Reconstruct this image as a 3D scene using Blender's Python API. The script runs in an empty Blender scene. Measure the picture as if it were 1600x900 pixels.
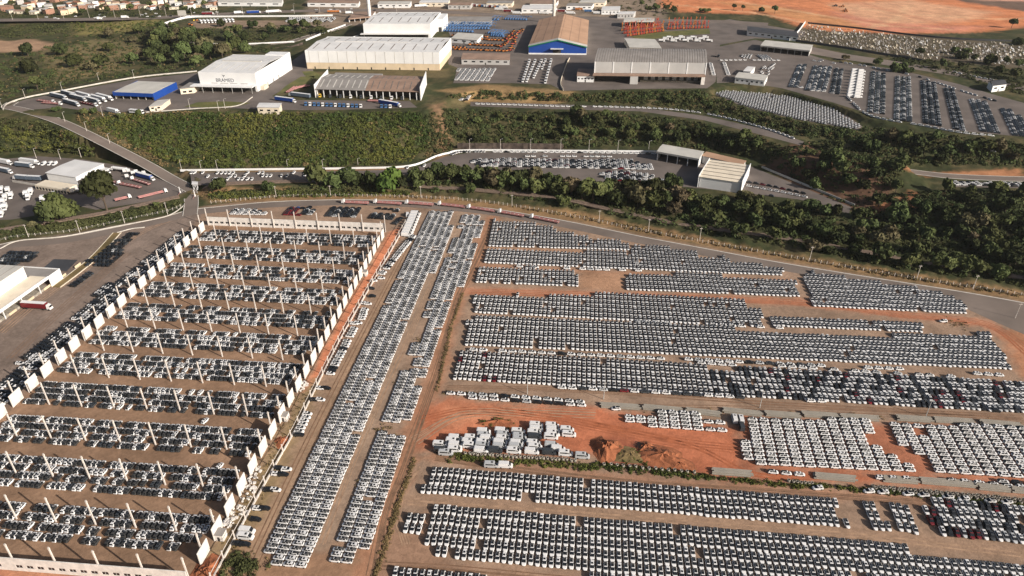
import bpy, math, random
import numpy as np
random.seed(7); RNG = np.random.default_rng(11)
sc = bpy.context.scene
C = sc.collection

# ------------------------------------------------------------------ camera, sky, sun, exposure
CAM_H, FPX, PITCH = 197.0, 1095.0, math.radians(30.29)
cam_d = bpy.data.cameras.new('camera'); cam = bpy.data.objects.new('camera', cam_d); C.objects.link(cam)
cam_d.sensor_width = 36.0; cam_d.lens = 36.0 * FPX / 1600.0
cam_d.clip_start = 1.0; cam_d.clip_end = 30000.0
cam.location = (0, 0, CAM_H); cam.rotation_euler = (math.pi / 2 - PITCH, 0, 0)
sc.camera = cam
SUN_EL, SUN_AZ = math.radians(25.0), math.radians(122.4)      # azimuth clockwise from +Y
sun_dir = (math.sin(SUN_AZ) * math.cos(SUN_EL), math.cos(SUN_AZ) * math.cos(SUN_EL), math.sin(SUN_EL))
world = bpy.data.worlds.new('World'); sc.world = world; world.use_nodes = True
wn = world.node_tree.nodes; wl = world.node_tree.links
sky = wn.new('ShaderNodeTexSky'); sky.sky_type = 'NISHITA'; sky.sun_disc = False
sky.sun_elevation = SUN_EL; sky.sun_rotation = SUN_AZ; sky.air_density = 1.0; sky.dust_density = 4.0
wn['Background'].inputs['Strength'].default_value = 0.062
wl.new(sky.outputs[0], wn['Background'].inputs['Color'])
sd = bpy.data.lights.new('sun', 'SUN'); sd.energy = 4.9; sd.angle = math.radians(0.5); sd.color = (1.0, 0.925, 0.83)
so = bpy.data.objects.new('sun', sd); C.objects.link(so)
from mathutils import Vector
so.rotation_euler = Vector(sun_dir).to_track_quat('Z', 'Y').to_euler(); so.location = (0, 0, 400)
sc.view_settings.view_transform = 'Standard'; sc.view_settings.look = 'None'
sc.view_settings.exposure = 0.5; sc.view_settings.gamma = 1.0; sc.view_settings.use_curve_mapping = False
sc.cycles.max_bounces = 4; sc.cycles.diffuse_bounces = 2; sc.cycles.glossy_bounces = 2
sc.cycles.transmission_bounces = 2; sc.cycles.transparent_max_bounces = 4

HAZE = 0.000028     # density of the air, per metre

# ------------------------------------------------------------------ helpers
SP, CP = math.sin(PITCH), math.cos(PITCH)
def G(px, py, z=0.0):
    """survey helper: ground position (metres) of a point read off the photograph, at height z"""
    x = (px - 800) / FPX; y = (450 - py) / FPX
    t = (z - CAM_H) / (y * CP - SP)
    return (x * t, (CP + y * SP) * t)
def to_px(x, y, z):
    zc = z - CAM_H; d = y * CP - zc * SP; u = y * SP + zc * CP
    return 800 + FPX * x / d, 450 - FPX * u / d
def GP(poly, z=0.0):
    return [G(p[0], p[1], p[2] if len(p) > 2 else z) for p in poly]
def srgb(r, g, b):
    f = lambda c: c / 12.92 if c <= 0.04045 else ((c + 0.055) / 1.055) ** 2.4
    return (f(r / 255), f(g / 255), f(b / 255))
ONES = ['zeroth','first','second','third','fourth','fifth','sixth','seventh','eighth','ninth','tenth','eleventh','twelfth','thirteenth','fourteenth','fifteenth','sixteenth','seventeenth','eighteenth','nineteenth']
TENS = {20:('twentieth','twenty'),30:('thirtieth','thirty'),40:('fortieth','forty'),50:('fiftieth','fifty'),60:('sixtieth','sixty'),70:('seventieth','seventy'),80:('eightieth','eighty'),90:('ninetieth','ninety')}
def nth(n):
    if n < 20: return ONES[n]
    if n >= 100: return 'hundred and ' + nth(n - 100) if n > 100 else 'hundredth'
    t, r = n // 10 * 10, n % 10
    return TENS[t][0] if r == 0 else TENS[t][1] + '-' + ONES[r]
def tag(o, label=None, cat=None, group=None, kind=None):
    if label: o['label'] = label
    if cat: o['category'] = cat
    if group: o['group'] = group
    if kind or cat: o['kind'] = kind or 'thing'
    return o
def empty(name, loc=(0, 0, 0), rz=0.0, label=None, cat=None, group=None):
    o = bpy.data.objects.new(name, None); C.objects.link(o); o.location = loc; o.rotation_euler = (0, 0, rz)
    o.empty_display_size = 0.5
    return tag(o, label, cat, group)
def inst(name, mesh, parent=None, loc=(0, 0, 0), rz=0.0, scale=None):
    o = bpy.data.objects.new(name, mesh); C.objects.link(o); o.location = loc; o.rotation_euler = (0, 0, rz)
    if parent: o.parent = parent
    if scale: o.scale = scale
    return o
class MB:
    def __init__(s, fn=None): s.v = []; s.f = []; s.m = []; s.fn = fn
    def face(s, pts, mi=0):
        k = len(s.v)
        s.v += [s.fn(*p) if s.fn else tuple(p) for p in pts]; s.f.append(tuple(range(k, k + len(pts)))); s.m.append(mi); return s
    def hexa(s, c, mi=0, bottom=True):
        """c: 8 corners, bottom ring then top ring"""
        k = len(s.v); s.v += [s.fn(*p) if s.fn else tuple(p) for p in c]
        fs = [(4, 5, 6, 7), (0, 1, 5, 4), (1, 2, 6, 5), (2, 3, 7, 6), (3, 0, 4, 7)] + ([(3, 2, 1, 0)] if bottom else [])
        for f in fs: s.f.append(tuple(k + i for i in f)); s.m.append(mi)
        return s
    def box(s, x0, x1, y0, y1, z0, z1, mi=0):
        return s.hexa([(x0, y0, z0), (x1, y0, z0), (x1, y1, z0), (x0, y1, z0), (x0, y0, z1), (x1, y0, z1), (x1, y1, z1), (x0, y1, z1)], mi)
    def bar(s, a, b, w, h=None, mi=0):
        """square bar from a to b, width w, height h"""
        h = h or w; a = Vector(a); b = Vector(b); d = (b - a).normalized()
        up = Vector((0, 0, 1)) if abs(d.z) < 0.9 else Vector((0, 1, 0))
        r = d.cross(up).normalized() * (w / 2); u = r.cross(d).normalized() * (h / 2)
        return s.hexa([a - r - u, a + r - u, b + r - u, b - r - u, a - r + u, a + r + u, b + r + u, b - r + u], mi)
    def cyl(s, a, b, r0, r1=None, n=8, mi=0):
        r1 = r0 if r1 is None else r1; a = Vector(a); b = Vector(b); d = (b - a).normalized()
        up = Vector((0, 0, 1)) if abs(d.z) < 0.9 else Vector((0, 1, 0))
        r = d.cross(up).normalized(); u = r.cross(d).normalized(); k = len(s.v)
        for c, q in ((a, r0), (b, r1)):
            for i in range(n):
                t = 2 * math.pi * i / n; s.v.append(tuple(c + r * (q * math.cos(t)) + u * (q * math.sin(t))))
        for i in range(n):
            j = (i + 1) % n; s.f.append((k + i, k + j, k + n + j, k + n + i)); s.m.append(mi)
        s.f.append(tuple(k + n + i for i in range(n))); s.m.append(mi)
        s.f.append(tuple(k + n - 1 - i for i in range(n))); s.m.append(mi)
        return s
    def data(s, name, mats):
        me = bpy.data.meshes.new(name); me.from_pydata([tuple(p) for p in s.v], [], s.f)
        for m in mats: me.materials.append(m)
        me.polygons.foreach_set('material_index', s.m); me.update(); return me
    def build(s, name, mats, parent=None, loc=(0, 0, 0), rz=0.0):
        if not isinstance(mats, (list, tuple)): mats = [mats]
        return inst(name, s.data(name, mats), parent, loc, rz)

# ------------------------------------------------------------------ materials
def mat(name, col, rough=0.7, var=0.12, scale=0.6, bump=0.0, metal=0.0, spec=0.3, obj_random=0.0, col2=None):
    m = bpy.data.materials.new(name); m.use_nodes = True; nt = m.node_tree; N = nt.nodes; L = nt.links
    b = N['Principled BSDF']; b.inputs['Roughness'].default_value = rough; b.inputs['Metallic'].default_value = metal
    b.inputs['Specular IOR Level'].default_value = spec
    tc = N.new('ShaderNodeTexCoord'); nz = N.new('ShaderNodeTexNoise'); nz.inputs['Scale'].default_value = scale
    nz.inputs['Detail'].default_value = 5; L.new(tc.outputs['Object'], nz.inputs['Vector'])
    mx = N.new('ShaderNodeMix'); mx.data_type = 'RGBA'
    c2 = col2 if col2 else tuple(c * (1 - 2 * var) for c in col)
    mx.inputs[6].default_value = (*col, 1); mx.inputs[7].default_value = (*c2, 1)
    cr = N.new('ShaderNodeMapRange'); cr.inputs['From Min'].default_value = 0.35; cr.inputs['From Max'].default_value = 0.68
    L.new(nz.outputs['Fac'], cr.inputs['Value']); L.new(cr.outputs[0], mx.inputs[0])
    out = mx.outputs[2]
    if obj_random:
        oi = N.new('ShaderNodeObjectInfo'); hs = N.new('ShaderNodeHueSaturation')
        mr = N.new('ShaderNodeMapRange'); mr.inputs['To Min'].default_value = 1 - obj_random; mr.inputs['To Max'].default_value = 1 + obj_random
        L.new(oi.outputs['Random'], mr.inputs['Value']); L.new(mr.outputs[0], hs.inputs['Value'])
        mh = N.new('ShaderNodeMapRange'); mh.inputs['To Min'].default_value = 0.5 - 0.03; mh.inputs['To Max'].default_value = 0.5 + 0.02
        mm = N.new('ShaderNodeMath'); mm.operation = 'FRACT'; mu = N.new('ShaderNodeMath'); mu.operation = 'MULTIPLY'; mu.inputs[1].default_value = 7.13
        L.new(oi.outputs['Random'], mu.inputs[0]); L.new(mu.outputs[0], mm.inputs[0]); L.new(mm.outputs[0], mh.inputs['Value']); L.new(mh.outputs[0], hs.inputs['Hue'])
        L.new(out, hs.inputs['Color']); out = hs.outputs[0]
    L.new(out, b.inputs['Base Color'])
    if bump:
        n2 = N.new('ShaderNodeTexNoise'); n2.inputs['Scale'].default_value = scale * 6; n2.inputs['Detail'].default_value = 4
        L.new(tc.outputs['Object'], n2.inputs['Vector'])
        bp = N.new('ShaderNodeBump'); bp.inputs['Strength'].default_value = bump; bp.inputs['Distance'].default_value = 0.3
        L.new(n2.outputs['Fac'], bp.inputs['Height']); L.new(bp.outputs[0], b.inputs['Normal'])
    return m
M = {}
M['white'] = mat('white_paint', (.64, .635, .635), .35, .03, .5, spec=.4)
M['film'] = mat('dark_film', (.050, .049, .048), .6, .2, .8, spec=.2)
M['film2'] = mat('grey_film', (.095, .092, .090), .6, .2, .8, spec=.2)
M['glass'] = mat('car_glass', (.012, .014, .017), .12, .1, .5, spec=.5)
M['black'] = mat('black_paint', (.016, .017, .019), .25, .2, .5, spec=.5)
M['dark'] = mat('graphite_paint', (.045, .05, .056), .3, .1, .5, spec=.5)
M['silver'] = mat('silver_paint', (.42, .43, .44), .35, .05, .5, spec=.5)
M['red'] = mat('red_paint', (.15, .012, .018), .3, .1, .5, spec=.5)
M['blue'] = mat('blue_paint', (.03, .10, .34), .35, .1, .5, spec=.5)
M['tyre'] = mat('tyre_rubber', (.015, .015, .015), .9, .2, 2)
M['concrete'] = mat('concrete_cream', (.66, .60, .55), .85, .17, .7, .2)
M['panel'] = mat('panel_concrete', (.68, .64, .60), .8, .12, .45, .15)
M['precast'] = mat('precast_grey', (.36, .325, .275), .9, .28, .8, .4)
M['wall_white'] = mat('wall_white', (.70, .70, .70), .6, .05, .08)
M['roof_white'] = mat('roof_sheet_white', (.66, .65, .64), .5, .07, .09)
M['beige'] = mat('wall_beige', (.62, .50, .35), .8, .08, .12)
M['cream'] = mat('wall_cream', (.68, .60, .48), .8, .08, .15)
M['roof_grey'] = mat('roof_fibre_grey', (.27, .25, .235), .85, .12, .1)
M['roof_brown'] = mat('roof_fibre_brown', (.30, .20, .15), .85, .15, .1)
M['roof_tan'] = mat('roof_tan', (.42, .26, .17), .85, .10, .06)
M['roof_dark'] = mat('roof_dark', (.06, .06, .065), .6, .15, .1)
M['roof_pale'] = mat('roof_pale', (.50, .48, .44), .7, .08, .1)
M['rib'] = mat('roof_seam', (.20, .17, .15), .8, .2, .3)
M['wall_grey'] = mat('wall_grey', (.42, .41, .40), .7, .06, .1)
M['wall_blue'] = mat('wall_blue', (.012, .055, .27), .5, .08, .1)
M['green'] = mat('band_green', (.01, .16, .08), .5, .08, .2)
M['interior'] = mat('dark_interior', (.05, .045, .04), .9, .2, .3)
M['steel'] = mat('steel_pole', (.45, .44, .42), .6, .1, 1)
M['asphalt'] = mat('asphalt', (.185, .148, .126), .92, .14, .05, .2)
M['asphalt2'] = mat('asphalt_worn', (.150, .124, .110), .92, .18, .045, .2)
M['ballast'] = mat('rail_ballast', (.20, .145, .11), .95, .2, .5, .3)
M['rail'] = mat('rail_steel', (.18, .13, .11), .6, .2, 1)
M['kerb'] = mat('kerb_white', (.52, .485, .44), .85, .12, .3)
M['trailer_red'] = mat('trailer_red', (.42, .20, .19), .7, .15, .4)
M['trailer_dark'] = mat('trailer_curtain', (.10, .13, .17), .6, .1, .4)
M['orange'] = mat('machine_orange', (.48, .17, .045), .5, .15, .6)
M['mred'] = mat('machine_red', (.42, .075, .045), .5, .15, .6)
M['mblue'] = mat('machine_blue', (.06, .14, .30), .5, .15, .6)
M['yellow'] = mat('machine_yellow', (.62, .42, .05), .5, .12, .6)
M['trunk'] = mat('bark', (.10, .075, .055), .95, .25, 1.5, .3)
M['leaf'] = mat('leaf_green', (.068, .082, .028), .8, .25, .35, spec=.12, obj_random=.55, col2=(.032, .043, .016))
M['leaf_bright'] = mat('leaf_bright_green', (.075, .125, .025), .8, .2, .35, spec=.15, obj_random=.1, col2=(.04, .075, .016))
M['leaf_dry'] = mat('leaf_olive', (.11, .095, .05), .85, .25, .35, spec=.1, obj_random=.3, col2=(.075, .068, .036))
M['shrub'] = mat('shrub_green', (.066, .070, .027), .85, .2, .03, spec=.12, col2=(.031, .040, .015))
M['shrub_grass'] = mat('tall_grass_green', (.110, .112, .028), .85, .2, .022, spec=.12, col2=(.034, .056, .014))
M['shrub_dry'] = mat('dry_grass', (.22, .155, .075), .9, .2, .05, spec=.1, col2=(.11, .085, .04))
M['redearth'] = mat('red_earth', (.34, .12, .055), .95, .25, .3, .5)
M['darkwall'] = mat('stained_concrete', (.105, .080, .066), .95, .35, .25, .4)
M['tile'] = mat('clay_tile', (.34, .15, .09), .9, .2, .5)
M['brick'] = mat('house_brick', (.36, .20, .14), .9, .15, .5)
M['ink'] = mat('sign_ink', (.05, .06, .08), .6, .05, 1)

# ------------------------------------------------------------------ terrain heights
def in_poly(P, poly):
    x, y = P[:, 0], P[:, 1]; ins = np.zeros(len(P), bool); n = len(poly)
    for i in range(n):
        x0, y0 = poly[i]; x1, y1 = poly[(i + 1) % n]
        if y0 == y1: continue
        c = ((y0 > y) != (y1 > y)) & (x < (x1 - x0) * (y - y0) / (y1 - y0) + x0); ins ^= c
    return ins
def poly_dist(P, poly, signed=False):
    if isinstance(poly, tuple): return np.maximum(0, np.hypot(P[:, 0] - poly[0], P[:, 1] - poly[1]) - poly[2])
    d2 = np.full(len(P), 1e18); n = len(poly)
    for i in range(n):
        a = np.array(poly[i]); e = np.array(poly[(i + 1) % n]) - a; l2 = e @ e + 1e-9
        w = P - a; t = np.clip((w @ e) / l2, 0, 1); q = w - t[:, None] * e
        d2 = np.minimum(d2, (q * q).sum(1))
    d = np.sqrt(d2); ins = in_poly(P, poly)
    return np.where(ins, -d if signed else 0.0, d)
def disc(px, py, z, r, n=8):
    x, y = G(px, py, z); return [(x + r * math.cos(2 * math.pi * i / n), y + r * math.sin(2 * math.pi * i / n)) for i in range(n)]
PLAT = 24.0; TERR = 4.0
YARD_TOP = [(-160, 405), (0, 383), (30, 377), (100, 371), (180, 355), (270, 336), (286, 322), (318, 322), (420, 312), (500, 309), (640, 311), (760, 319), (900, 343), (1000, 364), (1200, 401), (1400, 436), (1600, 468), (1800, 505)]
ZONES = [
    (0.0, GP(YARD_TOP) + [(700, 150), (900, -700), (-900, -700), (-600, 150)], 4),
    (1.0, GP([(-200, 250), (0, 243), (60, 238), (120, 243), (200, 255), (285, 283), (292, 300), (285, 308), (180, 325), (100, 345), (40, 352), (-200, 356)], 1.0), 4),
    (0.5, GP([(287, 296), (311, 296), (317, 322), (287, 322)], .5), 2),
    (TERR, GP([(300, 268), (560, 265), (640, 262), (690, 243), (740, 235), (1030, 236), (1100, 232), (1180, 255), (1250, 288), (1335, 323), (1330, 338), (1250, 315), (1150, 303), (1050, 292), (900, 285), (740, 270), (690, 268), (600, 280), (480, 285), (330, 288)], TERR), 4),
    (PLAT, GP([(8, 172), (60, 177), (200, 179), (330, 174), (400, 178), (520, 176), (655, 172), (685, 150), (760, 138), (880, 144), (1000, 141), (1105, 141), (1160, 130), (1220, 140), (1300, 162), (1360, 182), (1480, 206), (1600, 216), (1900, 246)], PLAT)
        + [(1500, 700), (9000, 3000), (9000, 12000), (-9000, 12000), (-9000, 1150)] + GP([(-300, 18), (0, 20), (240, 18), (255, 40), (275, 56), (320, 69), (400, 69), (462, 63), (476, 58), (452, 84), (365, 86), (308, 112), (210, 122), (100, 142), (40, 154)], PLAT), 3),
    (15.0, GP([(-300, 60), (30, 70), (200, 68), (245, 92), (190, 118), (60, 135), (-300, 160)], 15.0), 0),
    (20.0, GP([(1116, 148), (1128, 142), (1205, 148), (1300, 164), (1350, 198), (1340, 204), (1240, 187), (1160, 167)], 20.0), 2),
    (17.0, GP([(735, 157), (900, 162), (1000, 166), (1100, 179), (1200, 201), (1262, 221), (1250, 229), (1190, 213), (1100, 190), (1000, 176), (880, 173), (735, 168)], 17.0), 2),
    (10.0, GP([(1420, 262), (1480, 266), (1640, 270), (1640, 297), (1480, 294)], 10.0), 2),
    (0.5, GP([(1240, 322), (1450, 380), (1700, 440), (1700, 425), (1450, 362), (1300, 335)], .5), 0),
    (15.0, GP([(1225, 219), (1290, 224), (1420, 244), (1410, 262), (1340, 268), (1262, 250)], 15.0), 0),
    (9.0, GP([(-300, 205), (0, 215), (90, 215), (60, 228), (0, 232), (-300, 240)], 9.0), 0),
]
ROADZ = [(262, 277, 1.5), (235, 261, 4.5), (205, 245, 8), (170, 227, 12), (130, 207, 16.5), (95, 191, 20), (60, 179, 23), (30, 171, 24)]
_rp = [np.array((*G(a, b, z), z)) for a, b, z in ROADZ]
for _a, _b in zip(_rp[:-1], _rp[1:]):
    _n = max(2, int(np.linalg.norm(_b - _a) / 5))
    for _k in range(_n):
        _q = _a + (_b - _a) * _k / _n; ZONES.append((float(_q[2]), (float(_q[0]), float(_q[1]), 7.0), 1))
def hgt(X, Y):
    P = np.stack([np.atleast_1d(np.asarray(X, float)).ravel(), np.atleast_1d(np.asarray(Y, float)).ravel()], 1)
    num = np.zeros(len(P)); den = np.zeros(len(P))
    flat = np.full(len(P), np.nan)
    for z, poly, mg in ZONES:
        d = np.maximum(0, poly_dist(P, poly) - mg)
        flat = np.where((d <= 0) & np.isnan(flat), z, flat)
        w = 1.0 / (d + 0.5) ** 2.4; num += z * w; den += w
    return np.where(np.isnan(flat), num / den, flat)
def hz(x, y): return float(hgt([x], [y])[0])

# ------------------------------------------------------------------ the ground: one sheet to the horizon, soils as colours
def axis(segs):
    out = []
    for a, b, st in segs:
        n = max(1, int(round((b - a) / st))); out += [a + (b - a) * i / n for i in range(n)]
    return out + [segs[-1][1]]
gx = np.array(axis([(-9000, -2500, 800), (-2500, -1000, 60), (-1000, -560, 9), (-560, -320, 3.2), (-320, 330, 2.3), (330, 620, 3.4), (620, 1200, 12), (1200, 2500, 80), (2500, 9000, 800)]))
gy = np.array(axis([(-3000, -200, 350), (-200, 90, 18), (90, 440, 2.2), (440, 800, 2.8), (800, 1150, 5), (1150, 1600, 14), (1600, 3000, 120), (3000, 11000, 800)]))
GXX, GYY = np.meshgrid(gx, gy); PX, PY = GXX.ravel(), GYY.ravel(); GPT = np.stack([PX, PY], 1)
HZ = hgt(PX, PY)
def wave(x, y, s, seed):
    r = np.random.default_rng(seed); o = np.zeros_like(x)
    for k in range(5):
        a = r.uniform(0, 6.28); f = s * (1.7 ** k) * 6.28; o += np.sin(x * math.cos(a) * f + y * math.sin(a) * f + r.uniform(0, 6.28) + 1.3 * np.sin((x * math.sin(a) - y * math.cos(a)) * f * .7)) / (1.35 ** k)
    return o / 2.6
inflat = np.zeros(len(PX), bool)
for z, poly, mg in ZONES: inflat |= poly_dist(GPT, poly) <= mg
bumpy = (~inflat) * (1.2 * wave(PX, PY, .02, 3) + .5 * wave(PX, PY, .09, 4)); HZ = HZ + bumpy
n1, n2, n3 = wave(PX, PY, .012, 5), wave(PX, PY, .05, 6), wave(PX, PY, .2, 7)
col = np.zeros((len(PX), 3))
veg = np.array([.040, .048, .017]); dry = np.array([.13, .10, .045]); soil = np.array([.27, .15, .085])
t = np.clip(.22 + .6 * n1 + .4 * n2, 0, 1)[:, None]; col[:] = veg * (1 - t) + dry * t
def paint(poly, c, soft=3.0, rough=3.0, alpha=1.0, z=0.0):
    global col
    Q = poly if poly and abs(poly[0][0]) > 1e8 else GP(poly, z)
    xs = [p[0] for p in Q]; ys = [p[1] for p in Q]
    k = (PX > min(xs) - 25) & (PX < max(xs) + 25) & (PY > min(ys) - 25) & (PY < max(ys) + 25); idx = np.nonzero(k)[0]
    if not len(idx): return
    d = poly_dist(GPT[idx], Q, True) + rough * (n2[idx] * .7 + n3[idx] * .5)
    a = np.clip(.5 - d / (2 * soft), 0, 1)[:, None] * alpha
    v = (1 + .12 * n1[idx] + .10 * n2[idx])[:, None]
    col[idx] = col[idx] * (1 - a) + np.array(c) * v * a
def band(pts, w, c, soft=2.0, rough=2.0, alpha=1.0, z=0.0):
    """a track of width w metres along survey points"""
    Q = GP(pts, z)
    for (x0, y0), (x1, y1) in zip(Q[:-1], Q[1:]):
        a = np.array([x0, y0]); e = np.array([x1 - x0, y1 - y0]); l2 = e @ e + 1e-9
        k = (PX > min(x0, x1) - w - 12) & (PX < max(x0, x1) + w + 12) & (PY > min(y0, y1) - w - 12) & (PY < max(y0, y1) + w + 12); idx = np.nonzero(k)[0]
        if not len(idx): continue
        P = GPT[idx] - a; tt = np.clip(P @ e / l2, 0, 1); d = np.sqrt(((P - tt[:, None] * e) ** 2).sum(1)) - w / 2 + rough * (n2[idx] * .7 + n3[idx] * .5)
        al = np.clip(.5 - d / (2 * soft), 0, 1)[:, None] * alpha; col[idx] = col[idx] * (1 - al) + np.array(c) * al
TAN, BROWN, RED, ORANGE, GREYT = (.30, .195, .130), (.27, .160, .095), (.47, .145, .062), (.44, .205, .105), (.215, .160, .128)
yard_poly = [(-600, 1100), (-600, 480), (-160, 405), (0, 381), (30, 376), (100, 370), (180, 354), (270, 335), (320, 322), (420, 312), (500, 309), (640, 311), (760, 320), (900, 345), (1000, 366), (1200, 403), (1400, 438), (1600, 470), (1900, 530), (2300, 1100)]
paint(yard_poly, TAN, 2, 1)
paint([(-400, 1000), (-400, 470), (0, 383), (270, 338), (320, 330), (300, 352), (150, 505), (0, 648), (-200, 830)], GREYT, 2, 1)
paint([(322, 352), (610, 362), (345, 838), (300, 903), (-10, 900), (-200, 900), (-200, 830), (0, 650)], BROWN, 2, 1)
paint([(610, 362), (634, 352), (574, 455), (535, 524), (497, 594), (474, 612), (520, 520)], (.56, .19, .085), 1.0, .8)
paint([(500, 590), (478, 606), (330, 860), (300, 930), (360, 930), (440, 760)], (.26, .18, .09), 2, 3)
paint([(-50, 884), (100, 896), (290, 912), (290, 990), (-50, 990)], (.46, .19, .10), 1.5, 1)
paint([(380, 830), (620, 870), (620, 960), (350, 960)], (.33, .185, .105), 4, 4)
band([(770, 342), (745, 400), (712, 470), (690, 560), (660, 640), (630, 720), (600, 800), (575, 900), (560, 980)], 9, (.38, .185, .10), 2, 2.5)
band([(645, 372), (560, 545), (480, 700), (390, 880)], 7, (.34, .215, .13), 2, 2)
band([(720, 335), (640, 520), (560, 690), (500, 850)], 6.5, (.32, .22, .15), 2, 1.5)
band([(735, 454), (1000, 462), (1250, 472), (1400, 490), (1540, 505), (1620, 560), (1700, 640)], 7.5, (.44, .20, .11), 2, 2)
band([(755, 415), (1000, 428), (1240, 440)], 4, (.38, .19, .105), 1.5, 1.5)
band([(765, 388), (985, 396)], 4, (.38, .21, .12), 1.5, 1.5)
paint([(905, 424), (978, 428), (976, 455), (905, 452)], (.38, .205, .115), 2, 2)
paint([(1560, 520), (1640, 500), (1640, 600), (1600, 590)], (.42, .185, .09), 3, 3)
paint([(660, 640), (690, 622), (800, 634), (925, 636), (965, 642), (1150, 668), (1165, 700), (1155, 735), (1240, 735), (1620, 750), (1620, 770), (1400, 755), (1120, 748), (1000, 722), (930, 712), (720, 705), (655, 700)], RED, 2.5, 2.5)
paint([(1155, 650), (1620, 672), (1620, 752), (1400, 740), (1160, 735)], (.38, .135, .066), 2, 2)
paint([(690, 632), (800, 636), (860, 650), (780, 662), (690, 668)], (.50, .205, .10), 5, 5, .8)
band([(680, 712), (800, 728), (1000, 752), (1200, 764), (1600, 792)], 5, (.37, .19, .11), 2, 2)
band([(640, 782), (900, 800), (1200, 824), (1340, 834), (1620, 866)], 6, (.33, .205, .13), 2, 1.5)
paint([(600, 830), (670, 800), (700, 880), (900, 905), (900, 960), (580, 960)], (.34, .195, .12), 3, 3)
paint([(930, 690), (1000, 690), (1085, 735), (960, 728)], (.30, .085, .045), 2, 3)
# plateau soils
PL = PLAT
paint([(0, 60), (50, 58), (90, 66), (60, 76), (0, 78), (-60, 78), (-60, 58)], (.36, .22, .13), 4, 4, z=18)
paint([(60, 80), (150, 60), (230, 70), (180, 112), (90, 128)], (.19, .15, .065), 8, 8, .8, z=16)
paint([(110, 36), (250, 33), (262, 40), (200, 48), (120, 48)], (.20, .165, .05), 5, 5, z=22)
paint([(300, 32), (540, 32), (540, 44), (300, 44)], (.26, .18, .12), 4, 3, z=PL)
paint([(480, 0), (1040, -10), (1040, 40), (480, 40)], (.25, .185, .13), 6, 4, z=PL)
paint([(490, 112), (700, 108), (700, 122), (480, 120)], (.135, .105, .045), 3, 2, z=PL)
paint([(960, 70), (1110, 55), (1112, 40), (1030, 44), (1000, 58)], (.14, .11, .04), 3, 2, z=PL)
paint([(1250, 35), (1600, 70), (1600, 108), (1400, 90), (1240, 62)], (.115, .09, .058), 4, 4, z=PL)
paint([(680, 148), (760, 138), (900, 150), (860, 160), (740, 158)], (.27, .17, .07), 3, 3, z=20)
paint([(676, 184), (690, 180), (704, 212), (698, 238), (668, 250), (688, 222)], (.25, .14, .075), 3, 5, .8, z=12)
paint([(240, 262), (290, 268), (430, 264), (640, 258), (640, 266), (300, 270)], (.25, .15, .08), 3, 3, z=5)
paint([(1360, 268), (1600, 258), (1600, 274), (1420, 268)], (.44, .19, .08), 3, 4, z=13)
paint([(1195, 250), (1262, 238), (1345, 268), (1395, 300), (1385, 330), (1335, 322), (1250, 288)], (.13, .066, .040), 3, 3, .9, z=8)  # bare brown soil of the steep cut, the bank's shade darkened into its colour
paint([(1370, 320), (1430, 312), (1425, 335), (1370, 332)], (.40, .16, .07), 3, 4, z=4)
paint([(300, 300), (640, 302), (900, 330), (1200, 392), (1600, 455), (1600, 470), (1200, 403), (900, 346), (640, 312), (330, 316)], (.27, .16, .07), 2, 2.5)
paint([(1030, 10), (1062, 19), (1200, 23), (1245, 40), (1290, 48), (1400, 53), (1540, 50), (1600, 42), (1800, 30), (1800, -60), (1030, -60)], (.60, .20, .07), 8, 8, z=PL)
paint([(1300, 5), (1420, 0), (1560, 20), (1500, 34), (1420, 40), (1330, 30)], (.66, .36, .20), 14, 12, .8, z=PL)
paint([(1300, 18), (1390, 36), (1540, 42), (1500, 50), (1380, 50), (1330, 40)], (.58, .22, .14), 12, 8, .8, z=PL)
paint([(1100, 0), (1230, 12), (1320, 30), (1360, 45), (1300, 42), (1180, 16)], (.52, .25, .09), 10, 6, .7, z=PL)

paint([(1440, -30), (1800, -30), (1800, 26), (1600, 18), (1500, 2)], (.16, .10, .07), 5, 4, z=PL)
paint([(1520, 0), (1800, 8), (1800, 0), (1560, -8)], (.62, .30, .20), 6, 4, z=PL)
for _b in ([(1060, 8), (1180, 20), (1300, 44)], [(1150, 2), (1260, 20), (1380, 40), (1480, 46)], [(1290, 8), (1420, 22), (1560, 30), (1640, 28)], [(1420, 8), (1400, 30), (1360, 44)]): band(_b, 9, (.70, .42, .22), 5, 5, .6, z=PL)
for _b in ([(1200, 4), (1330, 30), (1440, 44)], [(1340, 4), (1480, 40), (1580, 42)]): band(_b, 12, (.46, .17, .085), 8, 6, .6, z=PL)
nx, ny = len(gx), len(gy)
me = bpy.data.meshes.new('ground'); nv = nx * ny
me.vertices.add(nv); me.vertices.foreach_set('co', np.stack([PX, PY, HZ], 1).astype(np.float32).ravel())
ii, jj = np.meshgrid(np.arange(nx - 1), np.arange(ny - 1)); a = (jj * nx + ii).ravel()
fq = np.stack([a, a + 1, a + 1 + nx, a + nx], 1); nf = len(fq)
me.loops.add(nf * 4); me.loops.foreach_set('vertex_index', fq.ravel().astype(np.int32))
me.polygons.add(nf); me.polygons.foreach_set('loop_start', (np.arange(nf) * 4).astype(np.int32))
me.update(calc_edges=True)
_lum = col @ np.array([.3, .6, .1]); col = col * .88 + _lum[:, None] * np.array([1.08, .98, .94]) * .12
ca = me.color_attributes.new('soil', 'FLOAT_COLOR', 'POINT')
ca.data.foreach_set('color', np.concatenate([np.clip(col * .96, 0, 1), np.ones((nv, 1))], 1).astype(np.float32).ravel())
gm = bpy.data.materials.new('ground_soil'); gm.use_nodes = True; nt = gm.node_tree; N = nt.nodes; L = nt.links; b = N['Principled BSDF']
b.inputs['Roughness'].default_value = .95; b.inputs['Specular IOR Level'].default_value = .1
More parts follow.
